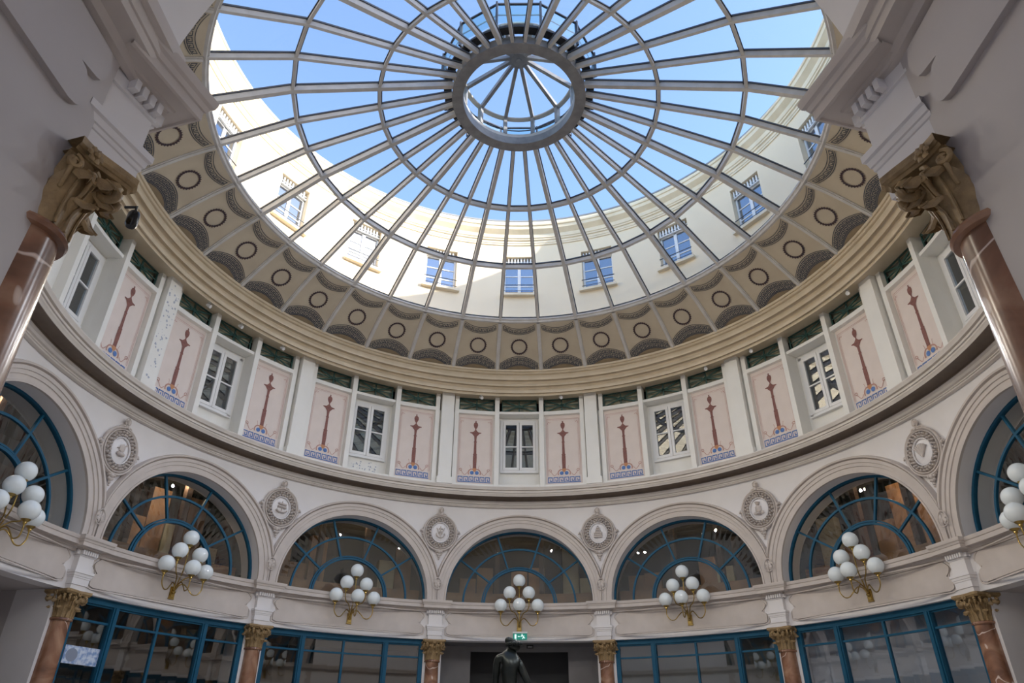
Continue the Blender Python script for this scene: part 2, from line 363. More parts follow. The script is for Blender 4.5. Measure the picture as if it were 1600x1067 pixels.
pilb = rbox(-1.55, 1.55, 7.30, 7.6, Z_L2 - .02, 6.12, 'white', 'pilaster_base')
mul = rbox(-.46, .46, 7.40, 7.62, Z_L2, 8.5, 'white', 'mullion_post')
jmb = rbox(-.42, .42, 7.46, 7.6, Z_L2, 8.5, 'white', 'jamb_post')
trn = rbox(-4.2, 4.2, 7.46, 7.6, 8.03, 8.10, 'white', 'transom_bar')
trn2 = rbox(5.0, 12.7, 7.46, 7.6, 8.0, 8.10, 'white', 'transom_bar')
trn3 = rbox(-12.7, -5.0, 7.46, 7.6, 8.0, 8.10, 'white', 'transom_bar')
for k in range(-5, 6):
    if abs(k) > 3: continue
    r = AZ(30 * k)
    for sg in (-1, 1):
        ob('mullion_post', mul, upper, rz=AZ(30 * k + sg * 4.62))
        ob('jamb_post', jmb, upper, rz=AZ(30 * k + sg * 13.0))
    for m_ in (trn, trn2, trn3): ob('transom_bar', m_, upper, rz=r)
for k in range(-4, 4):
    p_ = ob('pilaster', pil, upper, rz=AZ(30 * k + 15)); ob('pilaster_base', pilb, p_)
# vertical skirting strip of the upper wall
b = MB().rev([(7.44, Z_L2 - .04), (7.44, 6.03), (7.6, 6.03)], 0, 360, 120)
struct('baseboard_upper', b.mesh('skirting', 'white'))

# ---- cove with coffers
def cove(v):
    p = [(7.0, 9.02), (6.34, 9.51), (5.74, 9.86)]
    l0 = (v - .5) * (v - 1) / (.5); l1 = -v * (v - 1) / .25; l2 = v * (v - .5) / .5
    return (p[0][0] * l0 + p[1][0] * l1 + p[2][0] * l2, p[0][1] * l0 + p[1][1] * l1 + p[2][1] * l2)
def CV(u, v, off=0.0):                    # u in metres across at mid radius, v along, off towards the room
    R, z = cove(v); dR, dz = cove(v + .01)[0] - R, cove(v + .01)[1] - z; L = hypot(dR, dz)
    nR, nz = dz / L, -dR / L              # normal
    if nz > 0: nR, nz = -nR, -nz
    return P(u * 4.72, R + nR * off, z + nz * off)
b = MB()
g = [[P(360 * i / 180, *cove(j / 10)) for j in range(11)] for i in range(180)]
b.grid([[ (x, y, z + .03) for x, y, z in r] for r in g], close_u=True)
ceil = struct('ceiling', b.mesh('cove', 'coffer'))
def coffer_plate():
    return MB().grid([[CV(u, v, .0 if False else -.0) for v in [j / 12 for j in range(13)]] for u in [-1 + 2 * i / 8 for i in range(9)]])
def cpatch(b, f, u0, u1, v0, v1, off, n=2):   # rectangle in a band's own coordinates
    b.grid([[CV(*f(u0 + (u1 - u0) * i / n, v), off) for v in (v0, v1)] for i in range(n + 1)])
def meander(b, f, n, rows, off, w=.13):
    for r in range(rows):
        y0, y1 = r / rows, (r + .86) / rows; H = y1 - y0
        X = lambda x: x
        for i in range(n):
            for (x0, x1, a, c) in [(0, w, 0, 1), (0, .86, 1 - w * 1.1, 1), (.86 - w, .86, .22, 1), (.36, .86, .22, .22 + w * 1.1), (.36, .36 + w, .22, .66), (0, 1, -.02, w)]:
                cpatch(b, f, -1 + 2 * (i + x0) / n, -1 + 2 * (i + x1) / n, y0 + a * H, y0 + c * H, off, 1)
lowf = lambda u, t: (u * .94, .03 + .135 * (1 - u * u) + .14 * t)
uppf = lambda u, t: (u * .88, .955 - .10 * (1 - u * u) - .085 * (1 - t))
plate_m = MB().grid([[CV(u * .97, v) for v in [j / 12 for j in range(13)]] for u in [-1 + 2 * i / 8 for i in range(9)]]).mesh('coffer', 'coffer', ang=60)
def band_mesh():
    b = MB(); meander(b, lowf, 9, 2, .012, .17)
    for t in (-.12, 1.02): cpatch(b, lowf, -1, 1, t, t + .07, .012, 14)
    return b.mesh('meander_band', 'ink', False)
def band2_mesh():
    b = MB(); meander(b, uppf, 7, 1, .012, .13)
    for t in (-.3, 1.15): cpatch(b, uppf, -1, 1, t, t + .12, .012, 14)
    return b.mesh('meander_band', 'ink', False)
def brown_mesh():
    b = MB(); n = 14
    b.grid([[CV(u * .94, v, .008) for v in (.0, max(.001, .025 + .135 * (1 - u * u) - .015))] for u in [-1 + 2 * i / n for i in range(n + 1)]])
    return b.mesh('painted_lunette', 'coffer_brown', False)
def wreath_mesh():
    b = MB(); L = 1.45
    def at(r, t, off): return CV(r * cos(t) / (6.34 * rad(4.72)), .5 + r * sin(t) / L, off)
    n = 26
    for i in range(n):
        t0, t1 = 2 * pi * (i + .04) / n, 2 * pi * (i + .96) / n; tm = (t0 + t1) / 2
        b.add([at(.180, t0, .014), at(.205, t0 - .02, .014), at(.236, tm, .014), at(.207, t1, .014), at(.180, t1, .014), at(.172, tm, .014)], [(0, 1, 2, 3, 4, 5)])
    b.grid([[at(r, 2 * pi * i / 40, .011) for r in (.188, .214)] for i in range(40)], close_u=True)
    return b.mesh('painted_wreath', 'wreath', False)
bm1, bm2, bm3, bm4 = band_mesh(), band2_mesh(), brown_mesh(), wreath_mesh()
def cove_rib():
    b = MB()
    for (w, o0, o1) in ((.048, .0, .025), (.026, .025, .045)):
        g = []
        for j in range(11):
            v = j / 10; R, z = cove(v); a = w / R * DEG
            g.append([Vector(P(-a, R, z)) , None, None, None]); 
            R_, z_ = cove(v); dR, dz = cove(v + .01)[0] - R_, cove(v + .01)[1] - z_; L = hypot(dR, dz); nR, nz = dz / L, -dR / L
            if nz > 0: nR, nz = -nR, -nz
            g[-1] = [P(-a, R + nR * o0, z + nz * o0), P(-a, R + nR * o1, z + nz * o1), P(a, R + nR * o1, z + nz * o1), P(a, R + nR * o0, z + nz * o0)]
        b.grid(g)
    return b.mesh('cove_rib', 'rib')
crm = cove_rib()
for i in range(36):
    r = AZ(10 * i)
    p_ = ob('coffer', plate_m, ceil, rz=r)
    ob('meander_band', bm1, p_); ob('meander_band', bm2, p_); ob('painted_lunette', bm3, p_); ob('painted_wreath', bm4, p_)
    ob('cove_rib', crm, ceil, rz=AZ(10 * i + 5))

# ================================================================ GLASS DOME
dome = thing('glass_dome', 'glazed dome of radiating pale metal ribs and two hoops over the round hall', 'dome', (0, 0, 9.86 + E))
DP = [(5.72, 9.86), (4.36, 10.61), (2.81, 11.16), (1.36, 11.68)]
def LZ(m):                                # dome meshes are in world height; shift to the dome's own origin
    for v in m.vertices: v.co.z -= 9.86 + E
    return m
def rib_mesh(w, d):
    b = MB(); rows = []
    for j, (R, z) in enumerate(DP):
        t = (DP[min(j + 1, 3)][0] - DP[max(j - 1, 0)][0], DP[min(j + 1, 3)][1] - DP[max(j - 1, 0)][1]); L = hypot(*t)
        nR, nz = t[1] / L, -t[0] / L
        if nz < 0: nR, nz = -nR, -nz
        a = w / 2 / R * DEG
        rows.append([P(-a, R, z), P(a, R, z), P(a, R + nR * d, z + nz * d), P(-a, R + nR * d, z + nz * d)])
    b.grid(rows, close_v=True); return LZ(b.mesh('rib', 'rib'))
def cap_mesh(w, d):
    b = MB(); rows = []
    for j, (R, z) in enumerate(DP):
        t = (DP[min(j + 1, 3)][0] - DP[max(j - 1, 0)][0], DP[min(j + 1, 3)][1] - DP[max(j - 1, 0)][1]); L = hypot(*t)
        nR, nz = t[1] / L, -t[0] / L
        if nz < 0: nR, nz = -nR, -nz
        a = w / 2 / R * DEG
        rows.append([P(-a, R + nR * d, z + nz * d), P(a, R + nR * d, z + nz * d), P(a, R + nR * (d + .035), z + nz * (d + .035)), P(-a, R + nR * (d + .035), z + nz * (d + .035))])
    b.grid(rows, close_v=True); return LZ(b.mesh('glazing_cap', 'cap'))
rib_main, cap_main = rib_mesh(.085, .13), cap_mesh(.12, .13)
rib_thin, cap_thin = rib_mesh(.058, .11), cap_mesh(.09, .11)
for i in range(36):
    az = 5 + 10 * i; main = (az - 15) % 30 == 0
    p_ = ob('rib', rib_main if main else rib_thin, dome, rz=AZ(az)); ob('glazing_cap', cap_main if main else cap_thin, p_)
def hoop_seg(R, z, w, h, a=5.0, m='rib', name='hoop_segment', R2=None):
    b = MB(); rows = []
    for az in (-a, a): rows.append([P(az, R - w / 2, z), P(az, R + w / 2, z - w * .3), P(az, R + w / 2, z + h - w * .3), P(az, R - w / 2, z + h)])
    b.grid(rows, close_v=True); return LZ(b.mesh(name, m))
h1, h2 = hoop_seg(4.36, 10.63, .055, .10), hoop_seg(2.81, 11.18, .055, .10)
g1, g2 = hoop_seg(4.36, 10.73, .09, .03, m='cap', name='hoop_cap'), hoop_seg(2.81, 11.28, .09, .03, m='cap', name='hoop_cap')
def pane(i0):
    (Ra, za), (Rb, zb) = DP[i0], DP[i0 + 1]
    b = MB(); b.grid([[P(a, R, z + .135) for R, z in ((Ra, za), (Rb, zb))] for a in (-5, 5)]); return LZ(b.mesh('glass_pane', 'glass_roof', False))
pn = [pane(0), pane(1), pane(2)]
for i in range(36):
    r = AZ(10 * i)
    for h, g in ((h1, g1), (h2, g2)):
        p_ = ob('hoop_segment', h, dome, rz=r); ob('hoop_cap', g, p_)
    for m_ in pn: ob('glass_pane', m_, dome, rz=r)
b = MB().rev([(5.80, 9.86), (5.69, 9.86), (5.68, 9.88), (5.68, 9.92), (5.65, 9.93), (5.65, 9.97), (5.80, 10.0), (5.80, 9.86)], 0, 360, 144)
ob('base_ring', LZ(b.mesh('base_ring', 'rib', ang=25)), dome)
b = MB().rev([(1.36, 11.655), (1.155, 11.655), (1.15, 11.66), (1.15, 11.86), (1.20, 11.88), (1.36, 11.88), (1.38, 11.86), (1.38, 11.66), (1.36, 11.655)], 0, 360, 96)
ob('oculus_ring', LZ(b.mesh('oculus_ring', 'steel', ang=25)), dome)

# ---- lantern above the oculus
lan = thing('roof_lantern', 'small round glazed lantern with spoked cone roof over the dome opening', 'lantern', (0, 0, 11.88 + E))
def LL(m):
    for v in m.vertices: v.co.z -= 11.88 + E
    return m
b = MB().rev([(1.30, 11.86), (1.16, 11.86), (1.16, 11.96), (1.30, 11.96)], 0, 360, 72); ob('kerb', LL(b.mesh('kerb', 'rib', ang=25)), lan)
post = rbox(-1.9, 1.9, 1.15, 1.25, 11.95, 12.46, 'steel', 'post'); LL(post)
roofrib = LL(MB().path([P(0, 1.22, 12.46), P(0, .15, 13.02)], .075, .09, (0, 0, 1)).mesh('roof_rib', 'steel'))
rail = LL(MB().path([P(a, 1.30, 12.22) for a in (-15, -7.5, 0, 7.5, 15)], .02, .02, (0, 0, 1)).mesh('rail', 'cap'))
side = LL(MB().grid([[P(a, 1.24, z) for z in (11.97, 12.44)] for a in (-15, 0, 15)]).mesh('side_pane', 'glass_roof', False))
rpane = LL(MB().grid([[P(a, R, z) for R, z in ((1.22, 12.53), (.15, 13.09))] for a in (-15, 15)]).mesh('roof_pane', 'glass_roof', False))
for i in range(12):
    a = 15 + 30 * i
    ob('post', post, lan, rz=AZ(a)); ob('roof_rib', roofrib, lan, rz=AZ(a)); ob('side_pane', side, lan, rz=AZ(a + 15)); ob('roof_pane', rpane, lan, rz=AZ(a + 15)); ob('rail', rail, lan, rz=AZ(a + 15))
b = MB().rev([(1.25, 12.45), (1.16, 12.45), (1.15, 12.46), (1.15, 12.49), (1.25, 12.50), (1.26, 12.48), (1.25, 12.45)], 0, 360, 72); ob('top_ring', LL(b.mesh('top_ring', 'rib', ang=25)), lan)
b = MB().lathe([(0.001, 12.955 + E), (.05, 12.95 + E), (.06, 12.965 + E), (.21, 12.965 + E), (.22, 12.975 + E), (.22, 13.06 + E), (.10, 13.11 + E), (.001, 13.12 + E)], 32); ob('hub', LL(b.mesh('hub', 'steel', ang=25)), lan)

# ---- maintenance walkway with glass balustrade round the lantern
wk = thing('roof_walkway', 'rooftop walkway ring with teal glass balustrade around the lantern', 'balustrade', (0, 0, 11.88 + E))
b = MB().rev([(1.40, 11.90), (1.40, 11.96), (1.56, 11.96), (1.56, 11.90), (1.40, 11.90)], 0, 360, 72); ob('deck', LL(b.mesh('deck', 'black')), wk)
bal = MB(); ca = .985
gp = LL(MB().grid([[P(a, 1.60, z) for z in (12.02, 12.58)] for a in (-14, 14)]).mesh('balustrade_pane', 'glass_teal', False))
gpo = LL(MB().bar(P(15, 1.62, 11.9), P(15, 1.62, 12.64), .035, .06, (sin(rad(15)), cos(rad(15)), 0)).mesh('baluster_post', 'cap'))
gra = LL(MB().bar(P(-15, 1.61, 12.60), P(15, 1.61, 12.60), .04, .03).mesh('handrail', 'cap'))
grb = LL(MB().bar(P(-15, 1.58, 12.30), P(15, 1.58, 12.30), .02, .025).mesh('mid_rail', 'pvc'))
brk = LL(MB().bar(P(15, 1.34, 11.93), P(15, 1.60, 11.93), .05, .06).mesh('bracket', 'rib'))
for i in range(12):
    r = AZ(30 * i); ob('balustrade_pane', gp, wk, rz=r); ob('baluster_post', gpo, wk, rz=r); ob('handrail', gra, wk, rz=r); ob('mid_rail', grb, wk, rz=r); ob('bracket', brk, wk, rz=r)

# ================================================================ COURTYARD FACADE ABOVE THE ROOF
RX = 7.05
wins_ext = [19 * k for k in range(-4, 5)]
AW = 3.75
b = MB()
segs = []
cur = -180.0
for c in wins_ext:
    b.rev([(RX, 9.95), (RX, 13.6)], cur, c - AW, max(1, int((c - AW - cur) / 2)))
    b.rev([(RX, 9.95), (RX, 11.70)], c - AW, c + AW, 3); b.rev([(RX, 13.08), (RX, 13.6)], c - AW, c + AW, 3)
    cur = c + AW
b.rev([(RX, 9.95), (RX, 13.6)], cur, 180, 50)
for c in wins_ext:
    for sg in (-1, 1): b.grid([[P(c + sg * AW, R, z) for R in (RX, RX + .22)] for z in (11.70, 13.08)])
    for z in (11.70, 13.08): b.grid([[P(c + a, R, z) for R in (RX, RX + .22)] for a in (-AW, 0, AW)])
fac = struct('wall_courtyard', b.mesh('facade', 'yellow', ang=50))
b = MB().rev([(7.06, 13.50), (7.02, 13.51), (7.015, 13.56), (7.0, 13.57), (6.995, 13.64), (6.96, 13.66), (6.955, 13.70), (6.93, 13.72), (6.92, 13.84), (6.86, 13.90), (6.80, 13.96), (6.79, 14.06), (6.76, 14.08), (6.755, 14.14), (6.80, 14.16), (6.95, 14.24), (6.98, 14.40), (7.04, 14.42)], 0, 360, 180)
ob('facade_cornice', b.mesh('facade_cornice', 'yellow_stone', ang=22), fac)
b = MB().rev([(7.04, 14.42), (6.99, 14.43), (6.99, 14.48), (7.10, 14.50), (7.3, 14.50), (7.3, 9.9)], 0, 360, 144); ob('gutter', b.mesh('gutter', 'zinc', ang=25), fac)
b = MB().rev([(5.70, 10.04), (7.06, 9.97)], 0, 360, 72); ob('roof_gutter', b.mesh('roof_gutter', 'zinc'), fac)
wn = [0]
def next_window(loc=(0, 0, 0), rz=0.0):
    wn[0] += 1; return struct('window_%d' % wn[0], None, loc, rz)
def ext_window_meshes():
    w = AW * rad(1) * RX; H = 1.38; m = {}
    b = MB()   # frame
    for x0, x1 in ((-w, -w + .05), (w - .05, w), (-.045, .045)): b.box(x0, x1, .14, .20, 0, H - .22)
    for z0, z1 in ((0, .06), (H - .27, H - .22)): b.box(-w, w, .14, .20, z0, z1)
    for z in (.38, .74): b.box(-w, w, .15, .185, z, z + .03)
    m['window_frame'] = b.mesh('window_frame', 'pvc')
    m['pane'] = [MB().box(x0, x1, .165, .17, z0, z1).mesh('pane', 'glass_ext', False) for x0, x1 in ((-w + .05, -.045), (.045, w - .05)) for z0, z1 in ((.06, .38), (.41, .74), (.77, H - .27))]
    m['sill'] = MB().box(-w - .09, w + .09, -.13, .2, -.09, -.01).mesh('sill', 'yellow_stone')
    b = MB()
    for i in range(9): b.box(-w + .03 + i * .095, -w + .07 + i * .095, .06, .10, H - .21, H - .02)
    b.box(-w, w, .07, .12, H - .24, H - .21); b.box(-w, w, .09, .13, H - .13, H - .11)
    m['blind_valance'] = b.mesh('blind_valance', 'pvc')
    m['railing'] = MB().tube([(-w - .02, -.02, .33), (w + .02, -.02, .33)], .014, 6).tube([(-w - .02, -.02, .12), (w + .02, -.02, .12)], .010, 6).mesh('railing', 'cap')
    m['curtain'] = MB().box(-w + .08, -.1, .24, .25, .02, .33).box(.1, w - .08, .24, .25, .02, .33).mesh('curtain', 'pvc')
    m['room'] = MB().box(-w - .1, w + .1, .5, .52, -.1, H + .1).mesh('back_panel', 'dark')
    return m
em = ext_window_meshes()
for c in wins_ext:
    w_ = next_window(P(c, RX, 11.70), AZ(c))
    for nme in ('window_frame', 'sill', 'blind_valance', 'railing', 'curtain'): ob(nme, em[nme], w_)
    for pm in em['pane']: ob('pane', pm, w_)
    ob('back_panel', em['room'], w_)

# ================================================================ LUNETTE WINDOWS
RG = RW + .30
b = MB(); pts = [(-RI, Z_SPR)] + [(-RI * cos(pi * i / 40), ZC + RI * sin(pi * i / 40)) for i in range(41)] + [(RI, Z_SPR)]
b.grid([[P(s_ / RW * DEG, R, z) for R in (RG + .03, RG + .42)] for s_, z in pts]); irm = b.mesh('inner_reveal', 'plaster')
for k in BAYS: ob('inner_reveal', irm, arcade, rz=AZ(30 * k))
def LP(s, z, R=RG): return P(s / RW * DEG, R, z)
ROUT = RI + .005; RM, RN = 1.31, .82
def arc_bar(b, r, zc, w, d, t0=0.0, t1=pi, n=40, z0=None, R=RG):
    g = []
    for i in range(n + 1):
        t = t0 + (t1 - t0) * i / n
        row = []
        for rr, dd in ((r - w / 2, -d / 2), (r + w / 2, -d / 2), (r + w / 2, d / 2), (r - w / 2, d / 2)):
            row.append(LP(rr * cos(t), zc + rr * sin(t), R + dd))
        g.append(row)
    b.grid(g, close_v=True)
def spoke_pts(t, r0, r1, n=5): return [(r * cos(t), ZC + r * sin(t)) for r in [r0 + (r1 - r0) * i / n for i in range(n + 1)]]
def radial_bar(b, t, r0, r1, w, d):
    g = []
    for i in range(5):
        r = r0 + (r1 - r0) * i / 4; row = []
        for q, dd in ((-w / 2, -d / 2), (w / 2, -d / 2), (w / 2, d / 2), (-w / 2, d / 2)):
            row.append(LP(r * cos(t) - q * sin(t), ZC + r * sin(t) + q * cos(t), RG + dd))
        g.append(row)
    b.grid(g, close_v=True)
SP = [rad(90 + a) for a in (-54, -18, 18, 54)]
lf = MB(); arc_bar(lf, ROUT - .015, ZC, .07, .08); lf.rev([(RG - .04, 3.12), (RG - .04, 3.17), (RG + .04, 3.17), (RG + .04, 3.12)], -13.3, 13.3, 12); lf = lf.mesh('frame', 'blue', ang=30)
li = MB(); arc_bar(li, RN, ZC, .045, .07); arc_bar(li, RN + .05, ZC, .03, .045); li = li.mesh('inner_arch_bar', 'blue', ang=30)
lmid = MB(); arc_bar(lmid, RM, ZC, .042, .05); lmid = lmid.mesh('middle_arch_bar', 'blue', ang=30)
lsp = []
for t in SP:
    q = MB(); radial_bar(q, t, RN, ROUT - .02, .04, .05); lsp.append(q.mesh('spoke', 'blue'))
lp = []
edges = [0.0] + SP + [pi]
for r0, r1 in ((RN, RM), (RM, ROUT)):
    for i in range(5):
        t0, t1 = edges[i], edges[i + 1]
        lp.append(MB().grid([[LP(r * cos(t), max(3.14, ZC + r * sin(t))) for r in (r0, r1)] for t in [t0 + (t1 - t0) * j / 8 for j in range(9)]]).mesh('pane', 'glass_arch', False))
lp.append(MB().grid([[LP(r * cos(t), max(3.14, ZC + r * sin(t))) for r in (0.01, RN * .5, RN)] for t in [pi * j / 20 for j in range(21)]]).mesh('pane', 'glass_arch', False))
for k in BAYS:
    w_ = next_window(rz=AZ(30 * k))
    ob('frame', lf, w_); ob('inner_arch_bar', li, w_); ob('middle_arch_bar', lmid, w_)
    for m_ in lsp: ob('spoke', m_, w_)
    for m_ in lp: ob('pane', m_, w_)

# ================================================================ CASEMENT WINDOWS OF THE UPPER WALL
def casement_meshes():
    m = {}; w = 3.4 * rad(1) * 7.75; H = 1.37
    b = MB()
    for x0, x1 in ((-w - .05, -w + .02), (w - .02, w + .05)): b.box(x0, x1, -.05, .06, -.06, H + .06)
    for z0, z1 in ((-.06, 0), (H, H + .06)): b.box(-w - .05, w + .05, -.05, .06, z0, z1)
    b.box(-w - .04, w + .04, -.09, .0, -.085, -.055)
    m['frame'] = b.mesh('frame', 'pvc')
    for sg, nm in ((-1, 'l'), (1, 'r')):
        b = MB(); x0, x1 = (-w + .025, -.005) if sg < 0 else (.005, w - .025)
        b.box(x0, x0 + .065, -.065, .0, .0, H).box(x1 - .065, x1, -.065, .0, .0, H)
        for z0, z1 in ((.0, .07), (H - .07, H), (H * .47, H * .47 + .03)): b.box(x0, x1, -.06, 0, z0, z1)
        m['sash' + nm] = b.mesh('sash', 'pvc')
        m['panes' + nm] = [MB().box(x0 + .065, x1 - .065, -.03, -.026, z0, z1).mesh('pane', 'glass_win', False) for z0, z1 in ((.07, H * .47), (H * .47 + .03, H - .07))]
    return m
cm = casement_meshes()
for k in BAYS:
    w_ = next_window(P(30 * k, RB + .22, 6.54), AZ(30 * k))
    ob('frame', cm['frame'], w_)
    for nm in 'lr':
        s_ = ob('sash', cm['sash' + nm], w_)
        for pm in cm['panes' + nm]: ob('pane', pm, s_)

# ================================================================ SHOP WINDOWS (bays 1 and 2 each side)
RS = RW + .17
def shop_meshes():
    m = {}
    A = 13.4; Z0, Z1 = Z_FL + .45, Z_LINT
    m['frame'] = MB().rev([(RS - .06, Z1 - .10), (RS - .06, Z1), (RS + .05, Z1), (RS + .05, Z1 - .10), (RS - .06, Z1 - .10)], -A, A, 12).rev([(RS - .03, Z1 - .13), (RS - .03, Z1 - .10)], -A, A, 12).mesh('head_rail', 'blue', ang=30)
    m['plinth'] = rbox(-A, A, RS - .06, RS + .06, Z_FL, Z0, 'blue', 'plinth')
    m['side'] = rbox(-.35, .35, RS - .05, RS + .05, Z0, Z1 - .1, 'blue', 'side_post')
    m['thick'] = rbox(-.42, .42, RS - .07, RS + .05, Z0, Z1 - .1, 'blue', 'mullion')
    m['thick2'] = rbox(-.22, .22, RS - .095, RS - .065, Z0, Z1 - .1, 'blue', 'mullion')
    m['thin'] = rbox(-.17, .17, RS - .03, RS + .03, Z0, Z1 - .1, 'blue', 'thin_mullion')
    zt = 1.93
    m['bar'] = MB().rev([(RS - .025, zt), (RS - .025, zt + .035), (RS + .03, zt + .035), (RS + .03, zt), (RS - .025, zt)], -A, A, 12).mesh('transom', 'blue', ang=30)
    xs = [-13.1, -7.0, 0, 7.0, 13.1]
    m['panes'] = [MB().grid([[P(a, RS, z) for z in (z0, z1)] for a in [xs[i] + (xs[i + 1] - xs[i]) * j / 3 for j in range(4)]]).mesh('pane', 'glass_shop', False) for i in range(4) for z0, z1 in ((Z0, zt), (zt + .03, Z1 - .1))]
    return m
sm = shop_meshes()
for k in (-2, -1, 1, 2):
    w_ = next_window(rz=AZ(30 * k))
    ob('head_rail', sm['frame'], w_); ob('plinth', sm['plinth'], w_); ob('transom', sm['bar'], w_); ob('thin_mullion', sm['thin'], w_)
    for sg in (-1, 1):
        ob('side_post', sm['side'], w_, rz=AZ(sg * 13.1))
        q = ob('mullion', sm['thick'], w_, rz=AZ(sg * 7.0)); ob('mullion_bead', sm['thick2'], q)
    for m_ in sm['panes']: ob('pane', m_, w_)
    if k > 0: ob('roller_blind', MB().rev([(RS + .30, Z_FL + .3), (RS + .30, Z_LINT)], -13.3, 13.3, 10).mesh('roller_blind', 'blind' if k == 2 else 'olive'), w_)

# ---- central doorway and side passages
b = MB()
b.rev([(RW + .30, 2.32), (8.35, 2.30)], -13.4, 13.4, 10)
for sg in (-1, 1):
    b.rev([(8.35, Z_FL), (8.35, 2.30)], sg * 8.0, sg * 13.4, 4)
    b.grid([[P(sg * 8.0, R, z) for R in (8.35, 9.4)] for z in (Z_FL, 2.18)])
b.rev([(8.35, 2.18), (8.35, 2.30)], -8, 8, 6)
d1 = struct('door_1', b.mesh('door_surround', 'door_grey'))
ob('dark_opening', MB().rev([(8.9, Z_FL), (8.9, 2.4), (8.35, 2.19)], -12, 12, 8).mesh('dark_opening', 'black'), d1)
for i, sg in enumerate((-1, 1)):
    b = MB()
    b.rev([(RW + .30, 2.32), (9.6, 2.32)], sg * 76.5, sg * 103.5, 10)
    for a in (76.5, 103.5): b.grid([[P(sg * a, R, z) for R in (RW + .3, 9.6)] for z in (Z_FL, 2.32)])
    q = struct('door_%d' % (i + 2), b.mesh('passage', 'pier'))
    ob('dark_opening', MB().rev([(9.6, Z_FL), (9.6, 2.32)], sg * 76.5, sg * 103.5, 8).mesh('dark_opening', 'dark'), q)

# ---- rooms behind the glass
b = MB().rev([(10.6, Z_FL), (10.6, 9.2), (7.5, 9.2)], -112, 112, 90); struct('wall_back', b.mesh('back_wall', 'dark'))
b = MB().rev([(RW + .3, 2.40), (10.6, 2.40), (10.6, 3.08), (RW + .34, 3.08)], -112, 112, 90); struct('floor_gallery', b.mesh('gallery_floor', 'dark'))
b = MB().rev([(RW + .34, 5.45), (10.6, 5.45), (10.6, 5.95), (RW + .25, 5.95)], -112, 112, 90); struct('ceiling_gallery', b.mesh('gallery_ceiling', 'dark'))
# timber shelving / panelling seen through the arches
def boards(k):
    n = 9; q = struct('wall_boards_%s' % ['far_left', 'left', 'near_left', 'middle', 'near_right', 'right', 'far_right'][k + 3])
    rr = random.Random(k + 5)
    for i in range(n):
        a = 30 * k - 12.5 + 25 * i / n; wv = 25 / n
        h = rr.choice([1.0, 1.3, 1.7, 2.0]); mt = rr.choice(['wood', 'cream_board', 'dark', 'wood', 'brown'])
        ob('board', rbox(a + .1, a + wv - .1, 9.2 + rr.random() * .3, 9.6, 3.1, 3.1 + h, mt, 'board'), q)
    ob('counter', rbox(30 * k - 13, 30 * k + 13, 8.5, 8.9, 3.1, 3.55, 'wood', 'counter'), q)
    ob('post', rbox(30 * k - 4.2, 30 * k - 3.4, 8.6, 8.75, 3.1, 5.4, 'brown', 'post'), q)
    ob('post', rbox(30 * k + 3.4, 30 * k + 4.2, 8.6, 8.75, 3.1, 5.4, 'brown', 'post'), q)
for k in BAYS: boards(k)
# stair soffits behind the upper windows
def stairs(k):
    q = struct('wall_stair_%s' % ['far_left', 'left', 'near_left', 'middle', 'near_right', 'right', 'far_right'][k + 3], rbox(30 * k - 5, 30 * k + 5, 8.55, 8.6, 5.9, 8.6, 'brown' if k else 'dark', 'stair_wall'))
    if k:
        for i in range(7):
            z = 6.5 + i * .24
            b = MB().bar(P(30 * k - 4.5, 8.40, z + .25 * (1 if k > 0 else -1)), P(30 * k + 4.5, 8.40, z - .25 * (1 if k > 0 else -1)), .04, .15)
            ob('stair_board', b.mesh('stair_board', 'beige'), q)
for k in BAYS: stairs(k)

# ================================================================ ENTRANCE PASSAGE (around the camera)
XL, XR = -1.95, 1.87
def side_wall(name, x, sg):
    b = MB()
    b.grid([[(x, y, z) for y in (-12.2, -9, -7.61)] for z in (0, 1.6 + 2.0, Z_SPR + E + .05)])
    b.grid([[(x, -7.61, z), (x + sg * .75, -7.40, z)] for z in (0, Z_SPR + E + .05)])
    w_ = struct(name, b.mesh('pier_wall', 'pier'))
    # raised frieze panel with a cusped end
    zz0, zz1 = 2.43, 2.87; rows = []
    for i in range(41):
        h = i / 40
        if h < .18: d = -.13 + .09 * sqrt(1 - (1 - h / .18) ** 2)
        elif h < .50: d = -.04 - .075 * ((h - .18) / .32) ** 2
        elif h < .56: d = -.15 + .135 * (h - .50) / .06
        else: d = -.015 + .035 * sin(pi * (h - .56) / .44)
        rows.append((zz0 + h * (zz1 - zz0), -7.70 + d))
    g = [[(x - sg * .03, y, z + E) for y in (-12, -10, ye)] for z, ye in rows]
    b = MB().grid(g)
    loop = [(ye, z) for z, ye in rows]
    b.grid([[(x - sg * .03, y, z + E), (x + sg * .02, y, z + E)] for y, z in loop])
    b.grid([[(x - sg * .03, y, zz0 + E), (x + sg * .02, y, zz0 + E)] for y in (-12, loop[0][0])])
    ob('frieze_panel', b.mesh('frieze_panel', 'pier', ang=30), w_)
    # run of the impost cornice along the wall
    prof = [(.0, 2.92), (.03, 2.93), (.05, 2.97), (.13, 2.99), (.14, 3.03), (.15, 3.035), (.16, 3.09), (.19, 3.10), (.20, 3.15), (.20, 3.17), (-.1, 3.19)]
    b = MB().grid([[(x - sg * d, y, z + E) for d, z in prof] for y in (-12.2, -7.45)])
    ob('impost_cornice', b.mesh('impost_cornice', 'mould', ang=25), w_)
side_wall('wall_left', XL, -1); side_wall('wall_right', XR, 1)
b = MB(); n = 36
g = []
for i in range(n + 1):
    t = pi * i / n; x = -.04 + 2.0 * cos(t); z = 3.10 + 2.0 * sin(t) + E
    g.append([(x, y, z) for y in (-12.2, -9.5, -sqrt(7.5 ** 2 - x * x) - .0)])
b.grid(g)
struct('ceiling_passage', b.mesh('passage_vault', 'plaster', ang=50))
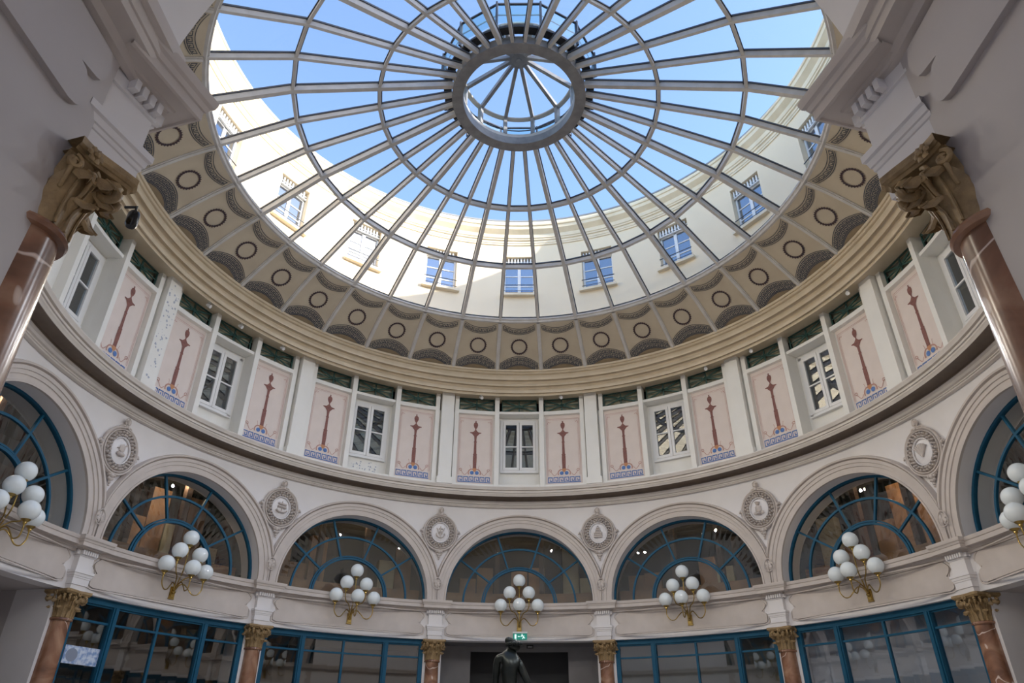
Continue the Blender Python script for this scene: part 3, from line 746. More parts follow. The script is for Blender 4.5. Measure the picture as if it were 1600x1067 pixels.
# gallery facade behind the camera
b = MB().box(-9, 9, -15.4, -15.2, 0, 9)
struct('wall_gallery', b.mesh('gallery_wall', 'plaster'))
b = MB()
for sg in (-1, 1): b.box(min(sg * 2.0, sg * 9), max(sg * 2.0, sg * 9), -12.4, -12.2, 0, 9)
b.box(-2.05, 2.05, -12.4, -12.2, 6.6, 9)
struct('wall_entrance', b.mesh('entrance_wall', 'plaster'))

# ================================================================ COLUMNS WITH CAPITALS
def leaf_mesh(h, w, out, base_r, curl=1.0, m='gilt'):
    """acanthus leaf: rises along the bell and curls outward; local -y is outward"""
    b = MB(); n, q = 9, 5; gf, gb = [], []
    for i in range(n):
        t = i / (n - 1)
        zc = h * (t if t < .82 else .82 + (t - .82) * (1 - 1.6 * (t - .82) / .18) * 1.0)
        oc = base_r + out * (t ** 2.6) + (.0 if t < .8 else out * .35 * (t - .8) / .2)
        ww = w * (.75 + .35 * sin(pi * min(t * 1.15, 1))) * (1 - max(0, (t - .75) / .25) ** 2 * .65) * (1 + .10 * (i % 2))
        rf, rb = [], []
        for j in range(q):
            u = -1 + 2 * j / (q - 1)
            dy = .016 * (u * u) - .010 * (1 - abs(u))
            rf.append((u * ww / 2, -(oc) + dy + abs(u) * .012, zc - .02 * h * abs(u)))
            rb.append((u * ww / 2, -(oc) + dy + abs(u) * .012 + .014, zc - .012 - .02 * h * abs(u)))
        gf.append(rf); gb.append(rb)
    b.grid(gf); b.grid(gb)
    for side in (0, q - 1): b.grid([[gf[i][side], gb[i][side]] for i in range(n)])
    b.grid([gf[-1], gb[-1]])
    # midrib
    b.tube([(0, gf[i][2][1] - .004, gf[i][2][2]) for i in range(n)], .007, 5)
    return b.mesh('acanthus_leaf', m, ang=50)
CH = Z_CAP1 - Z_CAP0
leaf1 = leaf_mesh(.19, .125, .075, .150)
leaf2 = leaf_mesh(.315, .135, .085, .158)
helix = leaf_mesh(.36, .07, .10, .155)
def volute_mesh():
    b = MB(); pts, rr = [], []
    for i in range(26):
        t = i / 25
        if t < .35:
            u = t / .35; pts.append((0, -(.155 + .085 * u ** 1.5), .17 + .16 * u)); rr.append(.012 + .012 * u)
        else:
            u = (t - .35) / .65; a = pi / 2 - u * 2 * pi * 1.15; r = .056 * (1 - .78 * u)
            pts.append((0, -(.242 + r * cos(a)), .282 + r * sin(a))); rr.append(.024 * (1 - .4 * u))
    b.tube(pts, rr, 7); b.blob((0, -.242, .282), .02)
    return b.mesh('volute', 'gilt', ang=60)
vol = volute_mesh()
def abacus_mesh():
    b = MB(); pts = []
    R_, r_ = .345, .205
    for k in range(4):
        a0 = pi / 4 + k * pi / 2
        pts.append((R_ * cos(a0 - .07), R_ * sin(a0 - .07))); pts.append((R_ * cos(a0 + .07), R_ * sin(a0 + .07)))
        for j in range(1, 8):
            t = j / 8; a = a0 + .07 + (pi / 2 - .14) * t
            chord = R_ * cos(pi / 4 - .07) / cos((t - .5) * (pi / 2 - .14)); pts.append(((chord - .035 * sin(pi * t)) * cos(a), (chord - .035 * sin(pi * t)) * sin(a)))
    lv = [(.90, .345), (.93, .36), (.96, .362), (1.0, .375), (1.0, CH)]
    g = [[(x * s, y * s, z) for x, y in pts] for s, z in lv]
    b.grid(g, close_v=True); k = len(b.v); m_ = len(pts); b.f.append(tuple(range(k - m_, k))); b.f.append(tuple(range(0, m_)))
    return b.mesh('abacus', 'gilt', ang=30)
abm = abacus_mesh()
bell = MB().lathe([(.135, 0), (.14, .02), (.138, .1), (.15, .22), (.18, .32), (.20, .355)], 32).mesh('bell', 'gilt')
flo = MB()
for i in range(6): flo.blob((.026 * cos(i * pi / 3), -.245, .355 + .026 * sin(i * pi / 3)), .018, (1, .6, 1))
flo.blob((0, -.255, .355), .016)
flo = flo.mesh('abacus_flower', 'gilt')
shaft_m = MB().lathe([(.185, -E + .22), (.180, -E + .3), (.172, .2), (.158, 1.2), (.148, Z_CAP0 - .045), (.165, Z_CAP0 - .035)], 40).mesh('shaft', 'marble')
astr = MB().lathe([(.148, Z_CAP0 - .05), (.172, Z_CAP0 - .045), (.180, Z_CAP0 - .028), (.172, Z_CAP0 - .010), (.150, Z_CAP0)], 40).mesh('astragal', 'marble')
base_m = MB().lathe([(.25, -E + .0), (.25, -E + .06), (.24, -E + .07), (.255, -E + .10), (.235, -E + .13), (.20, -E + .15), (.205, -E + .18), (.185, -E + .22)], 32).mesh('base', 'stone', ang=40)
def block_meshes():
    m = {}
    def sq(b, prof, w0=.165):     # prof: (projection, z); square block, front at local -y
        g = []
        for pr, z in prof:
            w = w0 + pr; g.append([(-w, .20, z), (-w, -w0 - pr, z), (w, -w0 - pr, z), (w, .20, z)])
        b.grid(g)
        k = len(b.v); b.f.append((k - 4, k - 3, k - 2, k - 1)); k0 = k - 4 * len(prof); b.f.append((k0 + 3, k0 + 2, k0 + 1, k0))
        return b
    m['architrave'] = sq(MB(), [(0, 2.30), (0, 2.39), (.014, 2.392), (.014, 2.49), (.020, 2.495), (.022, 2.50), (.022, 2.52), (.03, 2.525), (.036, 2.56), (.048, 2.57), (.048, 2.61), (-.005, 2.615)], .155).mesh('architrave_block', 'plaster', ang=25)
    m['frieze'] = sq(MB(), [(0, 2.61), (0, 2.83), (.012, 2.835), (.012, 2.855), (.004, 2.86), (.004, 2.94)], .155).mesh('frieze_block', 'plaster', ang=25)
    m['cornice'] = sq(MB(), [(.03, 2.93), (.035, 2.945), (.05, 2.95), (.055, 2.965), (.125, 2.975), (.13, 2.96), (.145, 2.965), (.145, 3.025), (.155, 3.03), (.165, 3.06), (.18, 3.075), (.188, 3.11), (.188, 3.13), (.0, 3.15)], .16).mesh('impost_cornice', 'mould', ang=25)
    w = .165
    d = MB().box(-.016, .016, -.05, .0, 2.86, 2.925); m['dentil'] = d.mesh('dentil', 'plaster')
    return m
bk = block_meshes()
inner = MB()
inner.tube([(0, -(.175 + .04 * sin(pi * i / 30) ** .5) , .16 + .14 * i / 14) for i in range(15)], [.008 + .006 * i / 14 for i in range(15)], 6)
inner.tube([(.036 * (1 - .8 * i / 20) * sin(2.4 * pi * i / 20), -.215, .285 + .036 * (1 - .8 * i / 20) * cos(2.4 * pi * i / 20)) for i in range(21)], .013, 6)
inner = inner.mesh('helix', 'gilt', ang=60)
def cut_mesh(me, y):
    bm = bmesh.new(); bm.from_mesh(me)
    bmesh.ops.bisect_plane(bm, geom=bm.verts[:] + bm.edges[:] + bm.faces[:], plane_co=(0, y, 0), plane_no=(0, 1, 0), clear_outer=True)
    m2 = me.copy(); bm.to_mesh(m2); bm.free(); return m2
bell_h, abm_h = cut_mesh(bell, .07), cut_mesh(abm, .07)
def make_column(az, R, label, pier=None):
    x, y, _ = P(az, R, 0); q = Vector((0, 0, E))
    if pier:                                   # engaged column: half capital, block set a little further in
        d = Matrix.Rotation(rad(az), 3, 'Z') @ Vector((x - pier[0], y - pier[1], 0)); q = q + d; x, y = pier
    t = thing('marble_column', label, 'column', (x, y, 0), AZ(az), 'marble columns with gilded capitals')
    ob('base', base_m, t, (0, 0, E)); ob('shaft', shaft_m, t, (0, 0, E), rz=random.random() * 6); ob('astragal', astr, t, (0, 0, E))
    cp = ob('capital', bell_h if pier else bell, t, (0, 0, Z_CAP0 + E))
    ok = lambda a: not pier or -cos(a) < .3
    for i in range(8):
        a = i * pi / 4
        if ok(a + pi / 8): ob('stem_leaf', helix, cp, rz=a + pi / 8); ob('acanthus_leaf', leaf1, cp, rz=a + pi / 8)
        if ok(a): ob('acanthus_leaf', leaf2, cp, rz=a)
    for i in range(4):
        a = i * pi / 2
        for s_ in (-.14, .14):
            if ok(a + pi / 4): ob('volute', vol, cp, rz=a + pi / 4 + s_)
            if ok(a): ob('helix', inner, cp, rz=a + s_ * 1.8)
        if ok(a): ob('abacus_flower', flo, cp, rz=a)
    ob('abacus', abm_h if pier else abm, cp)
    ob('architrave_block', bk['architrave'], t, q); fz = ob('frieze_block', bk['frieze'], t, q); ob('impost_cornice', bk['cornice'], t, q)
    for i in range(7): ob('dentil', bk['dentil'], fz, ((i - 3) * .048, -.160, 0))
    for sg in (-1, 1):
        for i in range(4): ob('dentil', bk['dentil'], fz, (sg * .160, -.13 + i * .052, 0), rz=sg * pi / 2)
    return t
RC = 7.61
for k in (-.5, .5): make_column(30 * k, RC, 'salmon marble column with gilded capital just %s of the central dark doorway' % ('left' if k < 0 else 'right'))
for k in (-1.5, 1.5): make_column(30 * k, RC, 'salmon marble column between the first and second arches %s of centre' % ('left' if k < 0 else 'right'))
for k in (-2.5, 2.5): make_column(30 * k, RC, 'salmon marble column between the second and third arches %s of centre' % ('left' if k < 0 else 'right'))
make_column(-164.3, 7.72, 'large foreground marble column with gilded capital at the near left pier', (-2.065, -7.60))
make_column(165.0, 7.68, 'large foreground marble column with gilded capital at the near right pier', (1.985, -7.60))

# ================================================================ MEDALLIONS
def ell(b, rx, rz, r, y, n=40, m=7): b.tube([(rx * cos(2 * pi * i / n), y, rz * sin(2 * pi * i / n)) for i in range(n + 1)], r, m, False)
def med_meshes():
    m = {}
    b = MB(); ell(b, .405, .43, .024, -.035); ell(b, .362, .387, .013, -.05)
    g = [[((rr) * cos(2 * pi * i / 40), y, (rr + .025) * sin(2 * pi * i / 40)) for rr, y in ((.41, 0), (.40, -.03), (.35, -.035), (.34, -.02), (.001, -.02))] for i in range(40)]
    b.grid(g, close_u=True); m['plaque'] = b.mesh('plaque', 'mould')
    b = MB(); rr = random.Random(3)
    for i in range(26):
        t = 2 * pi * i / 26
        for q in (.262, .312): b.blob((q * cos(t + (.12 if q > .28 else 0)) + rr.uniform(-.008, .008), -.045 - rr.uniform(0, .012), (q + .025) * sin(t + (.12 if q > .28 else 0))), .027, (1, 1.3, 1))
    m['wreath'] = b.mesh('wreath', 'mould', ang=80)
    b = MB(); ell(b, .215, .245, .013, -.05)
    b.grid([[(r * cos(2 * pi * i / 36), y, (r * 1.14) * sin(2 * pi * i / 36)) for r, y in ((.215, -.03), (.15, -.05), (.07, -.058), (.001, -.06))] for i in range(36)], close_u=True)
    m['inner_disc'] = b.mesh('inner_disc', 'plaster')
    b = MB(); b.tube([(0, -.03, .43), (0, -.04, .49)], [.05, .03], 8); b.blob((0, -.04, .55), .055, (1, .7, 1.15)); ell2 = [(.06 * cos(t), -.04, .555 + .075 * sin(t)) for t in [2 * pi * i / 16 for i in range(17)]]; b.tube(ell2, .009, 5, False)
    for sg in (-1, 1): b.tube([(sg * .04, -.03, .47), (sg * .10, -.035, .46), (sg * .16, -.03, .42)], [.02, .018, .008], 6)
    m['finial'] = b.mesh('finial', 'mould')
    b = MB()
    for (x, z, r) in [(0, -.46, .06), (-.06, -.45, .04), (.06, -.45, .04), (-.11, -.42, .035), (.11, -.42, .035), (0, -.53, .045), (-.04, -.52, .03), (.04, -.52, .03), (0, -.59, .032), (0, -.64, .022), (-.15, -.40, .025), (.15, -.40, .025)]: b.blob((x, -.03, z), r, (1, .6, 1.1))
    m['pendant'] = b.mesh('pendant', 'mould', ang=60)
    for sg in (-1, 1):
        b = MB()
        for (x, z, r) in [(.42, .02, .045), (.455, .04, .035), (.485, .02, .022), (.43, -.05, .03), (.41, -.1, .025), (.41, .09, .025)]: b.blob((sg * x, -.03, z), r, (1, .6, 1))
        m['ear_scroll' + ('' if sg > 0 else '_')] = b.mesh('ear_scroll', 'mould', ang=60)
    return m
mm = med_meshes()
def emblem(kind):
    b = MB(); Y = -.07
    if kind == 'anchor':
        b.tube([(0, Y, .14), (0, Y, -.12)], .013, 6); b.tube([(-.05, Y, .08), (.05, Y, .08)], .011, 6); b.tube([(.10 * cos(t), Y, -.03 + .10 * sin(t)) for t in [pi + pi * i / 12 for i in range(13)]], .014, 6); ell(b, .025, .025, .009, Y)
        b.tube([(-.09, Y, .10), (-.03, Y, -.05)], .012, 6); b.tube([(.09, Y, .10), (.03, Y, -.05)], .012, 6)
    elif kind == 'beehive':
        for i in range(6): b.tube([(-.10 + .012 * i * (i > 2) , Y, -.10 + i * .042), (.10 - .012 * i * (i > 2), Y, -.10 + i * .042)], .022, 8)
        b.blob((0, Y, .15), .02)
    elif kind == 'ship':
        b.tube([(-.12, Y, -.06), (-.06, Y, -.10), (.06, Y, -.10), (.13, Y, -.05)], .022, 7); b.tube([(0, Y, -.1), (0, Y, .14)], .009, 6); b.tube([(-.09, Y, .09), (.10, Y, .07)], .02, 6); b.tube([(-.10, Y, .02), (.10, Y, .0)], .024, 6)
    elif kind == 'urn':
        b.blob((0, Y, .0), .085, (1, .4, 1.1)); b.tube([(0, Y, .08), (0, Y, .14)], [.03, .055], 8); b.tube([(0, Y, -.08), (0, Y, -.13)], [.03, .06], 8); b.blob((-.09, Y, -.09), .04, (1, .4, 1)); b.blob((.09, Y, -.09), .04, (1, .4, 1))
    elif kind == 'sheaf':
        for i in range(7):
            a = (i - 3) * .22; b.tube([(0, Y, -.10), (.2 * sin(a), Y, -.10 + .24 * cos(a))], [.012, .02], 6)
        b.tube([(-.05, Y, -.02), (.05, Y, -.02)], .014, 6)
    else:
        b.blob((0, Y, .04), .07, (1, .4, 1.3)); b.blob((0, Y, -.07), .1, (1.1, .35, .5)); b.tube([(-.1, Y, .02), (.1, Y, .12)], .012, 6)
    return b.mesh('relief_emblem', 'mould', ang=60)
MEDS = [(-2.5, 'scroll', 'between the second and third arches left of centre'), (-1.5, 'ship', 'between the first and second arches left of centre'),
        (-.5, 'anchor', 'just left of the central arch'), (.5, 'beehive', 'just right of the central arch'),
        (1.5, 'urn', 'between the first and second arches right of centre'), (2.5, 'sheaf', 'between the second and third arches right of centre')]
for k, kind, where in MEDS:
    t = thing('plaster_medallion', 'oval plaster medallion in a wreath ' + where, 'medallion', P(30 * k, RW - .01, 4.74), AZ(30 * k), 'plaster medallions in the arcade spandrels')
    for nme, me in mm.items(): ob(nme.strip('_'), me, t)
    ob('relief_emblem', emblem(kind), t); t.scale = (1, 1.5, 1)

# ================================================================ PAINTED PANELS
def flat(b, pts, y=-.006, th=.004):
    n = len(pts); b.add([(x, y, z) for x, z in pts], [tuple(range(n))])
PW = 7.2 * rad(1) * 7.58 / 2   # half width .476
def panel_meshes():
    m = {}
    m['board'] = MB().box(-PW, PW, 0, .02, 0, 1.98).mesh('panel_board', 'panel')
    b = MB()
    Zf = lambda yp: 1.80 - (yp - 180) * 1.57 / 705
    prof = [(180, 12), (188, 7), (200, 10), (212, 28), (235, 33), (262, 25), (285, 8), (298, 8), (315, 24), (326, 38), (331, 84), (340, 82), (346, 60), (350, 52), (372, 30), (384, 19), (430, 15), (446, 16), (450, 22), (458, 22), (462, 16), (600, 20), (612, 30), (622, 24), (640, 27), (700, 27), (760, 24), (785, 26)]
    g = [[(-w / 545, -.006, Zf(yp)), (w / 545, -.006, Zf(yp))] for yp, w in prof]; b.grid(g)
    m['candelabrum_painting'] = b.mesh('candelabrum_painting', 'red', False)
    b = MB(); flat(b, [(-.025, .36), (.025, .36), (.05, .41), (.045, .455), (-.045, .455), (-.05, .41)], -.008); m['ochre_foot'] = b.mesh('ochre_foot', 'orange', False)
    b = MB()
    for sg in (-1, 1): flat(b, [(sg * .065 + .05 * cos(t), .33 + .05 * sin(t)) for t in [2 * pi * i / 14 for i in range(14)]], -.010)
    m['blue_rosettes'] = b.mesh('blue_rosettes', 'cobalt', False)
    cur = [MB()]
    def line(pts, w):
        b = cur[0]
        for i in range(len(pts) - 1):
            (x0, z0), (x1, z1) = pts[i], pts[i + 1]; L = hypot(x1 - x0, z1 - z0) or 1; nx, nz = -(z1 - z0) / L * w / 2, (x1 - x0) / L * w / 2
            b.add([(x0 + nx, -.007, z0 + nz), (x1 + nx, -.007, z1 + nz), (x1 - nx, -.007, z1 - nz), (x0 - nx, -.007, z0 - nz)], [(0, 1, 2, 3)])
    for sg in (-1, 1):
        b = MB(); cur[0] = b
        line([(sg * (.10 * cos(t) + .06), .33 + .10 * sin(t)) for t in [-.5 + 2.6 * i / 10 for i in range(11)]], .028)
        line([(sg * (.19 + .2 * i / 12), .33 - .06 * sin(i / 12 * pi * 1.6)) for i in range(13)], .012)
        line([(sg * (.36 + .045 * cos(t) * (1 - t / 9)), .40 + .045 * sin(t) * (1 - t / 9)) for t in [6.5 * i / 14 for i in range(15)]], .013)
        line([(sg * (.10 + .03 * i / 5), .44 + .09 * sin(i / 5 * 2)) for i in range(6)], .008)
        line([(sg * .365, 1.80), (sg * .40, 1.77), (sg * .405, 1.72)], .012); line([(sg * .33, 1.79), (sg * .36, 1.76)], .010)
        m['scroll_painting' + ('' if sg > 0 else '_')] = b.mesh('scroll_painting', 'rose', False)
    b = MB(); cur[0] = b; X, Z0, Z1 = .395, .27, 1.84
    for inset, w in ((0, .007), (.03, .004)):
        x, z0, z1 = X + .035 - inset, Z0, Z1 + .03 - inset
        line([(-x, z0), (-x, z1), (x, z1), (x, z0)], w)
    m['border_lines'] = b.mesh('border_lines', 'rose', False)
    b = MB(); n = 6; x0, x1 = -PW + .05, PW - .05; cw = (x1 - x0) / n; H = .155; zb = .075; w = .13
    for i in range(n):
        for (a, c, d, e) in [(0, w, 0, 1), (0, .86, 1 - w * 1.15, 1), (.86 - w, .86, .22, 1), (.36, .86, .22, .22 + w * 1.15), (.36, .36 + w, .22, .66), (0, 1.0, -.02, w)]:
            X0, X1 = x0 + (i + a) * cw, x0 + (i + c) * cw; b.add([(X0, -.007, zb + d * H), (X1, -.007, zb + d * H), (X1, -.007, zb + e * H), (X0, -.007, zb + e * H)], [(0, 1, 2, 3)])
    m['blue_key_border'] = b.mesh('blue_key_border', 'cobalt', False)
    return m
pmm = panel_meshes()
for k in BAYS:
    for sg in (-1, 1):
        if k * sg == 3: continue
        c = 30 * k + sg * 8.9
        t = thing('painted_panel', 'painted candelabrum panel %s of the window over %s' % (SIDE[sg], arch_phrase(k)), 'wall painting', P(c, RB - .025, Z_L2 + .06), AZ(c), 'painted candelabrum panels of the upper wall')
        for nme, me in pmm.items():
            o_ = ob(nme.strip('_'), me, t)
            if nme.startswith('scroll'): o_['kind'] = 'stuff'

# flaking paint on two spots of the upper wall
def flakes(name, a0, a1, z0, z1, R, n, seed):
    r_ = random.Random(seed); b = MB()
    for i in range(n):
        a, z, q = r_.uniform(a0, a1), r_.uniform(z0, z1), r_.uniform(.006, .03)
        b.add([P(a + q * r_.uniform(.5, 1.3) * cos(t) / R * DEG, R, z + q * r_.uniform(.5, 1.4) * sin(t)) for t in [2 * pi * j / 7 for j in range(7)]], [tuple(range(7))])
    ob(name, b.mesh(name, 'flake', False), upper, kind='stuff')
flakes('flaking_paint', -76.1, -73.9, 6.2, 8.4, 7.337, 60, 1)
flakes('flaking_paint', -32.5, -27.5, 6.05, 6.4, 7.797, 40, 2)

# ================================================================ GRILLES ABOVE PANELS AND WINDOWS
def grille_meshes(w):
    m = {}; H = .40
    b = MB(); b.box(-w, w, .02, .05, 0, .03).box(-w, w, .02, .05, H - .03, H).box(-w, -w + .025, .02, .05, 0, H).box(w - .025, w, .02, .05, 0, H); m['frame'] = b.mesh('frame', 'green')
    cz = H * .50
    for nm, (a, c, th) in {'upright_bar': ((0, 0), (0, H), .034), 'cross_bar': ((-w, cz), (w, cz), .024), 'diagonal_bar': ((-w + .01, .03), (w - .01, H - .03), .034), 'diagonal_bar_b': ((w - .01, .03), (-w + .01, H - .03), .034)}.items():
        m[nm] = MB().bar((a[0], .03, a[1]), (c[0], .03, c[1]), .02, th, (0, 0, 1) if a[0] != c[0] else (1, 0, 0)).mesh('bar', 'green')
    m['boss'] = MB().lathe([(.001, -.02), (.045, -.02), (.05, 0), (.05, .02)], 12).mesh('boss', 'green')
    for v in m['boss'].vertices: x, y, z = v.co; v.co = (x, .02 - z * .5, cz + y)
    b = MB(); b.box(-w, w, .115, .125, 0, H); m['back'] = b.mesh('back_board', 'grille_back')
    return m
gm = grille_meshes(PW); 
GN = {'frame': 'frame', 'upright_bar': 'bar', 'cross_bar': 'bar', 'diagonal_bar': 'bar', 'diagonal_bar_b': 'bar', 'boss': 'boss', 'back': 'back_board', 'recess': 'recess', 'shade_board': 'upper_board'}
for k in BAYS:
    for sg in (-1, 0, 1):
        if k * sg == 3: continue
        c = 30 * k + sg * 8.85
        lab = 'green iron grille ' + ('directly above the window over ' + arch_phrase(k) if sg == 0 else 'above the painted panel %s of window over %s' % (SIDE[sg], arch_phrase(k).replace('the ', '')))
        t = thing('transom_grille', lab, 'grille', P(c, RB - .06, 8.10), AZ(c), 'iron grilles under the main cornice')
        for nme, me in gm.items(): ob(GN[nme], me, t)

# ================================================================ WALL SCONCES
def sconce_meshes():
    m = {}
    m['backplate'] = MB().box(-.05, .05, -.03, .0, -.11, .10).box(-.035, .035, -.045, -.02, -.09, .08).box(-.06, .06, -.025, 0, -.12, -.10).lathe([(.001, .0), (.03, .01), (.034, .035), (.02, .06), (.001, .07)], 14, (0, -.06, -.03)).mesh('backplate', 'brass')
    GL = {'low_left': (-.43, -.26, .42), 'low_right': (.43, -.26, .42), 'low_front': (0, -.46, .40), 'mid_left': (-.225, -.27, .70), 'mid_right': (.225, -.27, .70), 'top': (0, -.20, .99)}
    g = MB(); prof = [(.001, -.148)] + [(.148 * cos(a), .148 * sin(a)) for a in [-pi / 2 + pi * i / 16 for i in range(1, 16)]] + [(.001, .148)]
    m['globe'] = MB().lathe(prof, 28).mesh('globe', 'globe', ang=180)
    m['cup'] = MB().lathe([(.012, -.215), (.018, -.20), (.03, -.185), (.028, -.17), (.055, -.15), (.07, -.13), (.055, -.128)], 16).mesh('cup', 'brass')
    arms = {}
    for nm, (x, y, z) in GL.items():
        zb = z - .20; pts = []
        if nm.startswith('low'):
            if nm == 'low_front': K = [(0, -.05, 0), (0, -.12, .13), (0, -.22, .16), (0, -.30, .08), (0, -.36, .0), (0, -.44, .02), (0, y, .12), (0, y, zb)]
            else:
                s_ = 1 if x > 0 else -1
                K = [(0, -.05, 0), (s_ * .05, -.09, .12), (s_ * .12, -.13, .15), (s_ * .19, -.18, .08), (s_ * .27, -.22, -.01), (s_ * .36, -.25, -.01), (x, y, .09), (x, y, zb)]
        elif nm.startswith('mid'):
            s_ = 1 if x > 0 else -1
            K = [(0, -.05, 0), (s_ * .04, -.10, .16), (s_ * .10, -.18, .26), (s_ * .18, -.25, .30), (x, y, .40), (x, y, zb)]
        else: K = [(0, -.05, 0), (0, -.12, .2), (0, -.19, .4), (0, -.20, .6), (x, y, zb)]
        K = [Vector(p) for p in K]; n = len(K)
        for i in range(n - 1):
            p0, p1, p2, p3 = K[max(i - 1, 0)], K[i], K[i + 1], K[min(i + 2, n - 1)]
            for j in range(5):
                t = j / 5; pts.append(.5 * ((2 * p1) + (p2 - p0) * t + (2 * p0 - 5 * p1 + 4 * p2 - p3) * t * t + (3 * p1 - p0 - 3 * p2 + p3) * t ** 3))
        pts.append(K[-1]); arms[nm] = MB().tube(pts, .011, 8).mesh('arm', 'brass')
    return m, GL, arms
scm, GL, ARM = sconce_meshes()
for k in BAYS:
    where = 'below ' + arch_phrase(k)
    t = thing('wall_sconce', 'brass wall sconce with six opal globes ' + where, 'wall lamp', P(30 * k, RW - .012, 2.64), AZ(30 * k), 'brass globe sconces on the frieze')
    ob('backplate', scm['backplate'], t)
    for nm, pos in GL.items():
        a = ob('arm', ARM[nm], t); ob('cup', scm['cup'], a, pos); ob('globe', scm['globe'], t, pos)

# ================================================================ SMALL THINGS
sp = [(-8.2, 'above the painted panel left of the central window'), (8.9, 'above the painted panel right of the central window'), (40.1, 'near the first pilaster right of the first right arch'), (50.0, 'above the painted panel left of second right window'),
      (72, 'beside the pilaster right of the second right arch'), (-68.3, 'above the painted panel left of second left window'), (-60.9, 'above the window over the second left arch'), (-51.5, 'above the painted panel right of second left window')]
fl = MB().box(-.02, .02, -.03, .03, .04, .075).mesh('mount', 'lampoff')
fh = MB().lathe([(.001, -.05), (.03, -.05), (.045, .05), (.04, .055), (.001, .04)], 14).mesh('lamp_head', 'lampoff')
for a, w in sp:
    t = thing('spotlight', 'tiny white cornice spotlight ' + w, 'spotlight', P(a, 7.24, 8.39), AZ(a), 'small spotlights under the main cornice')
    ob('mount', fl, t); h = ob('lamp_head', fh, t); h.rotation_euler = (rad(120), 0, rad(30))
# security camera by the near left capital
for i in range(12):                       # fill lamps added under the cornice, not placed at the modelled spotlights
    ld = bpy.data.lights.new('cornice_fill_spot', 'SPOT'); ld.energy = 265; ld.spot_size = rad(100); ld.spot_blend = .6; ld.shadow_soft_size = .05; u_ = .5 - .5 * sin(rad(15 + 30 * i)); ld.color = (.84 + .16 * u_, .90 - .01 * u_, 1.0 - .27 * u_)
    lo = bpy.data.objects.new('cornice_fill_spot', ld); C.objects.link(lo); a = 15 + 30 * i; lo.location = P(a, 7.05, 8.30)
    lo.rotation_euler = Vector((sin(rad(a)), cos(rad(a)), .52)).to_track_quat('Z', 'Y').to_euler()
t = thing('security_camera', 'black security camera hanging beside the near left gilded capital', 'camera', (-1.87, -7.245, 2.275 + E), 0)
ob('bracket', MB().tube([(-.06, 0, .05), (0, 0, .05), (0, 0, .0)], .008, 6).mesh('bracket', 'camblack'), t)
ob('camera_body', MB().lathe([(.001, -.045), (.02, -.045), (.028, -.03), (.028, .03), (.022, .045), (.001, .045)], 16, (0, 0, -.03)).mesh('camera_body', 'camblack'), t)
# exit sign
t = thing('exit_sign', 'green running-man exit sign above the central doorway', 'sign', P(.15, 7.38, 2.33), AZ(.15))
ob('sign_housing', MB().box(-.17, .17, -.03, .03, .135, .17).mesh('sign_housing', 'lampoff'), t)
pl = ob('sign_plate', MB().box(-.16, .16, -.012, .012, 0, .135).mesh('sign_plate', 'exitg'), t)
b = MB()
def q2(pts): b.add([(x, -.015, z) for x, z in pts], [tuple(range(len(pts)))])
q2([(-.125, .02), (-.085, .02), (-.085, .115), (-.125, .115)])                              # door
q2([(-.055, .068), (-.035, .085), (-.035, .074), (.005, .074), (.005, .062), (-.035, .062), (-.035, .051)])   # arrow
q2([(.045 + .011 * cos(t_), .112 + .011 * sin(t_)) for t_ in [2 * pi * i / 10 for i in range(10)]])
q2([(.035, .10), (.06, .10), (.085, .06), (.07, .052)]); q2([(.072, .058), (.088, .062), (.115, .035), (.10, .025)]); q2([(.07, .055), (.085, .055), (.062, .015), (.045, .02)]); q2([(.03, .095), (.04, .10), (.035, .06), (.02, .066)]); q2([(.06, .098), (.07, .09), (.105, .085), (.10, .075)])
ob('pictogram', b.mesh('pictogram', 'exitw', False), pl)
# small black detector on the doorway soffit
t = thing('ceiling_detector', 'small black detector box on the soffit of the central doorway', 'detector', P(1.8, 8.1, 2.24), AZ(1.8))
ob('detector_box', MB().box(-.08, .08, -.05, .05, 0, .07).mesh('detector_box', 'camblack'), t); ob('detector_lens', MB().box(-.05, .05, -.06, -.04, .01, .04).mesh('detector_lens', 'steel'), t)
# print stuck to the shop window, far left
t = thing('window_print', 'pale blue and grey printed poster on the leftmost shop window pane', 'poster', P(-69.4, RS - .012, 1.28), AZ(-69.4))
ob('sheet', MB().box(-.40, .40, -.002, .002, 0, .27).mesh('sheet', 'poster'), t)
b = MB(); b.add([(-.25 + .11 * cos(a), -.004, .13 + .10 * sin(a)) for a in [2 * pi * i / 24 for i in range(24)]], [tuple(range(24))]); ob('printed_disc', b.mesh('printed_disc', 'posterdark', False), t)
# ceiling lamps in the rooms behind the arches
lampm = MB().lathe([(.001, 0), (.11, 0), (.12, .01), (.12, .03)], 20).mesh('lamp_disc', 'glow'); lring = MB().lathe([(.12, -.005), (.15, 0), (.15, .03)], 20).mesh('rim', 'lampoff')
for a, R, z, w in [(-88, 8.9, 5.38, 'third arch left of centre'), (-70, 8.9, 5.38, 'second arch left of centre, far left side'), (64, 8.9, 5.38, 'second arch right of centre')]:
    t = thing('ceiling_lamp', 'small round warm ceiling lamp inside behind the ' + w, 'ceiling lamp', P(a, R, z))
    ob('lamp_disc', lampm, t); ob('rim', lring, t)
for k in BAYS:
    ld = bpy.data.lights.new('room_light', 'POINT'); ld.energy = 18 if abs(k) == 2 else 5; ld.color = (1.0, .78, .52); ld.shadow_soft_size = .04
    lo = bpy.data.objects.new('room_light', ld); C.objects.link(lo); lo.location = P(30 * k + 3, 8.6, 5.1)

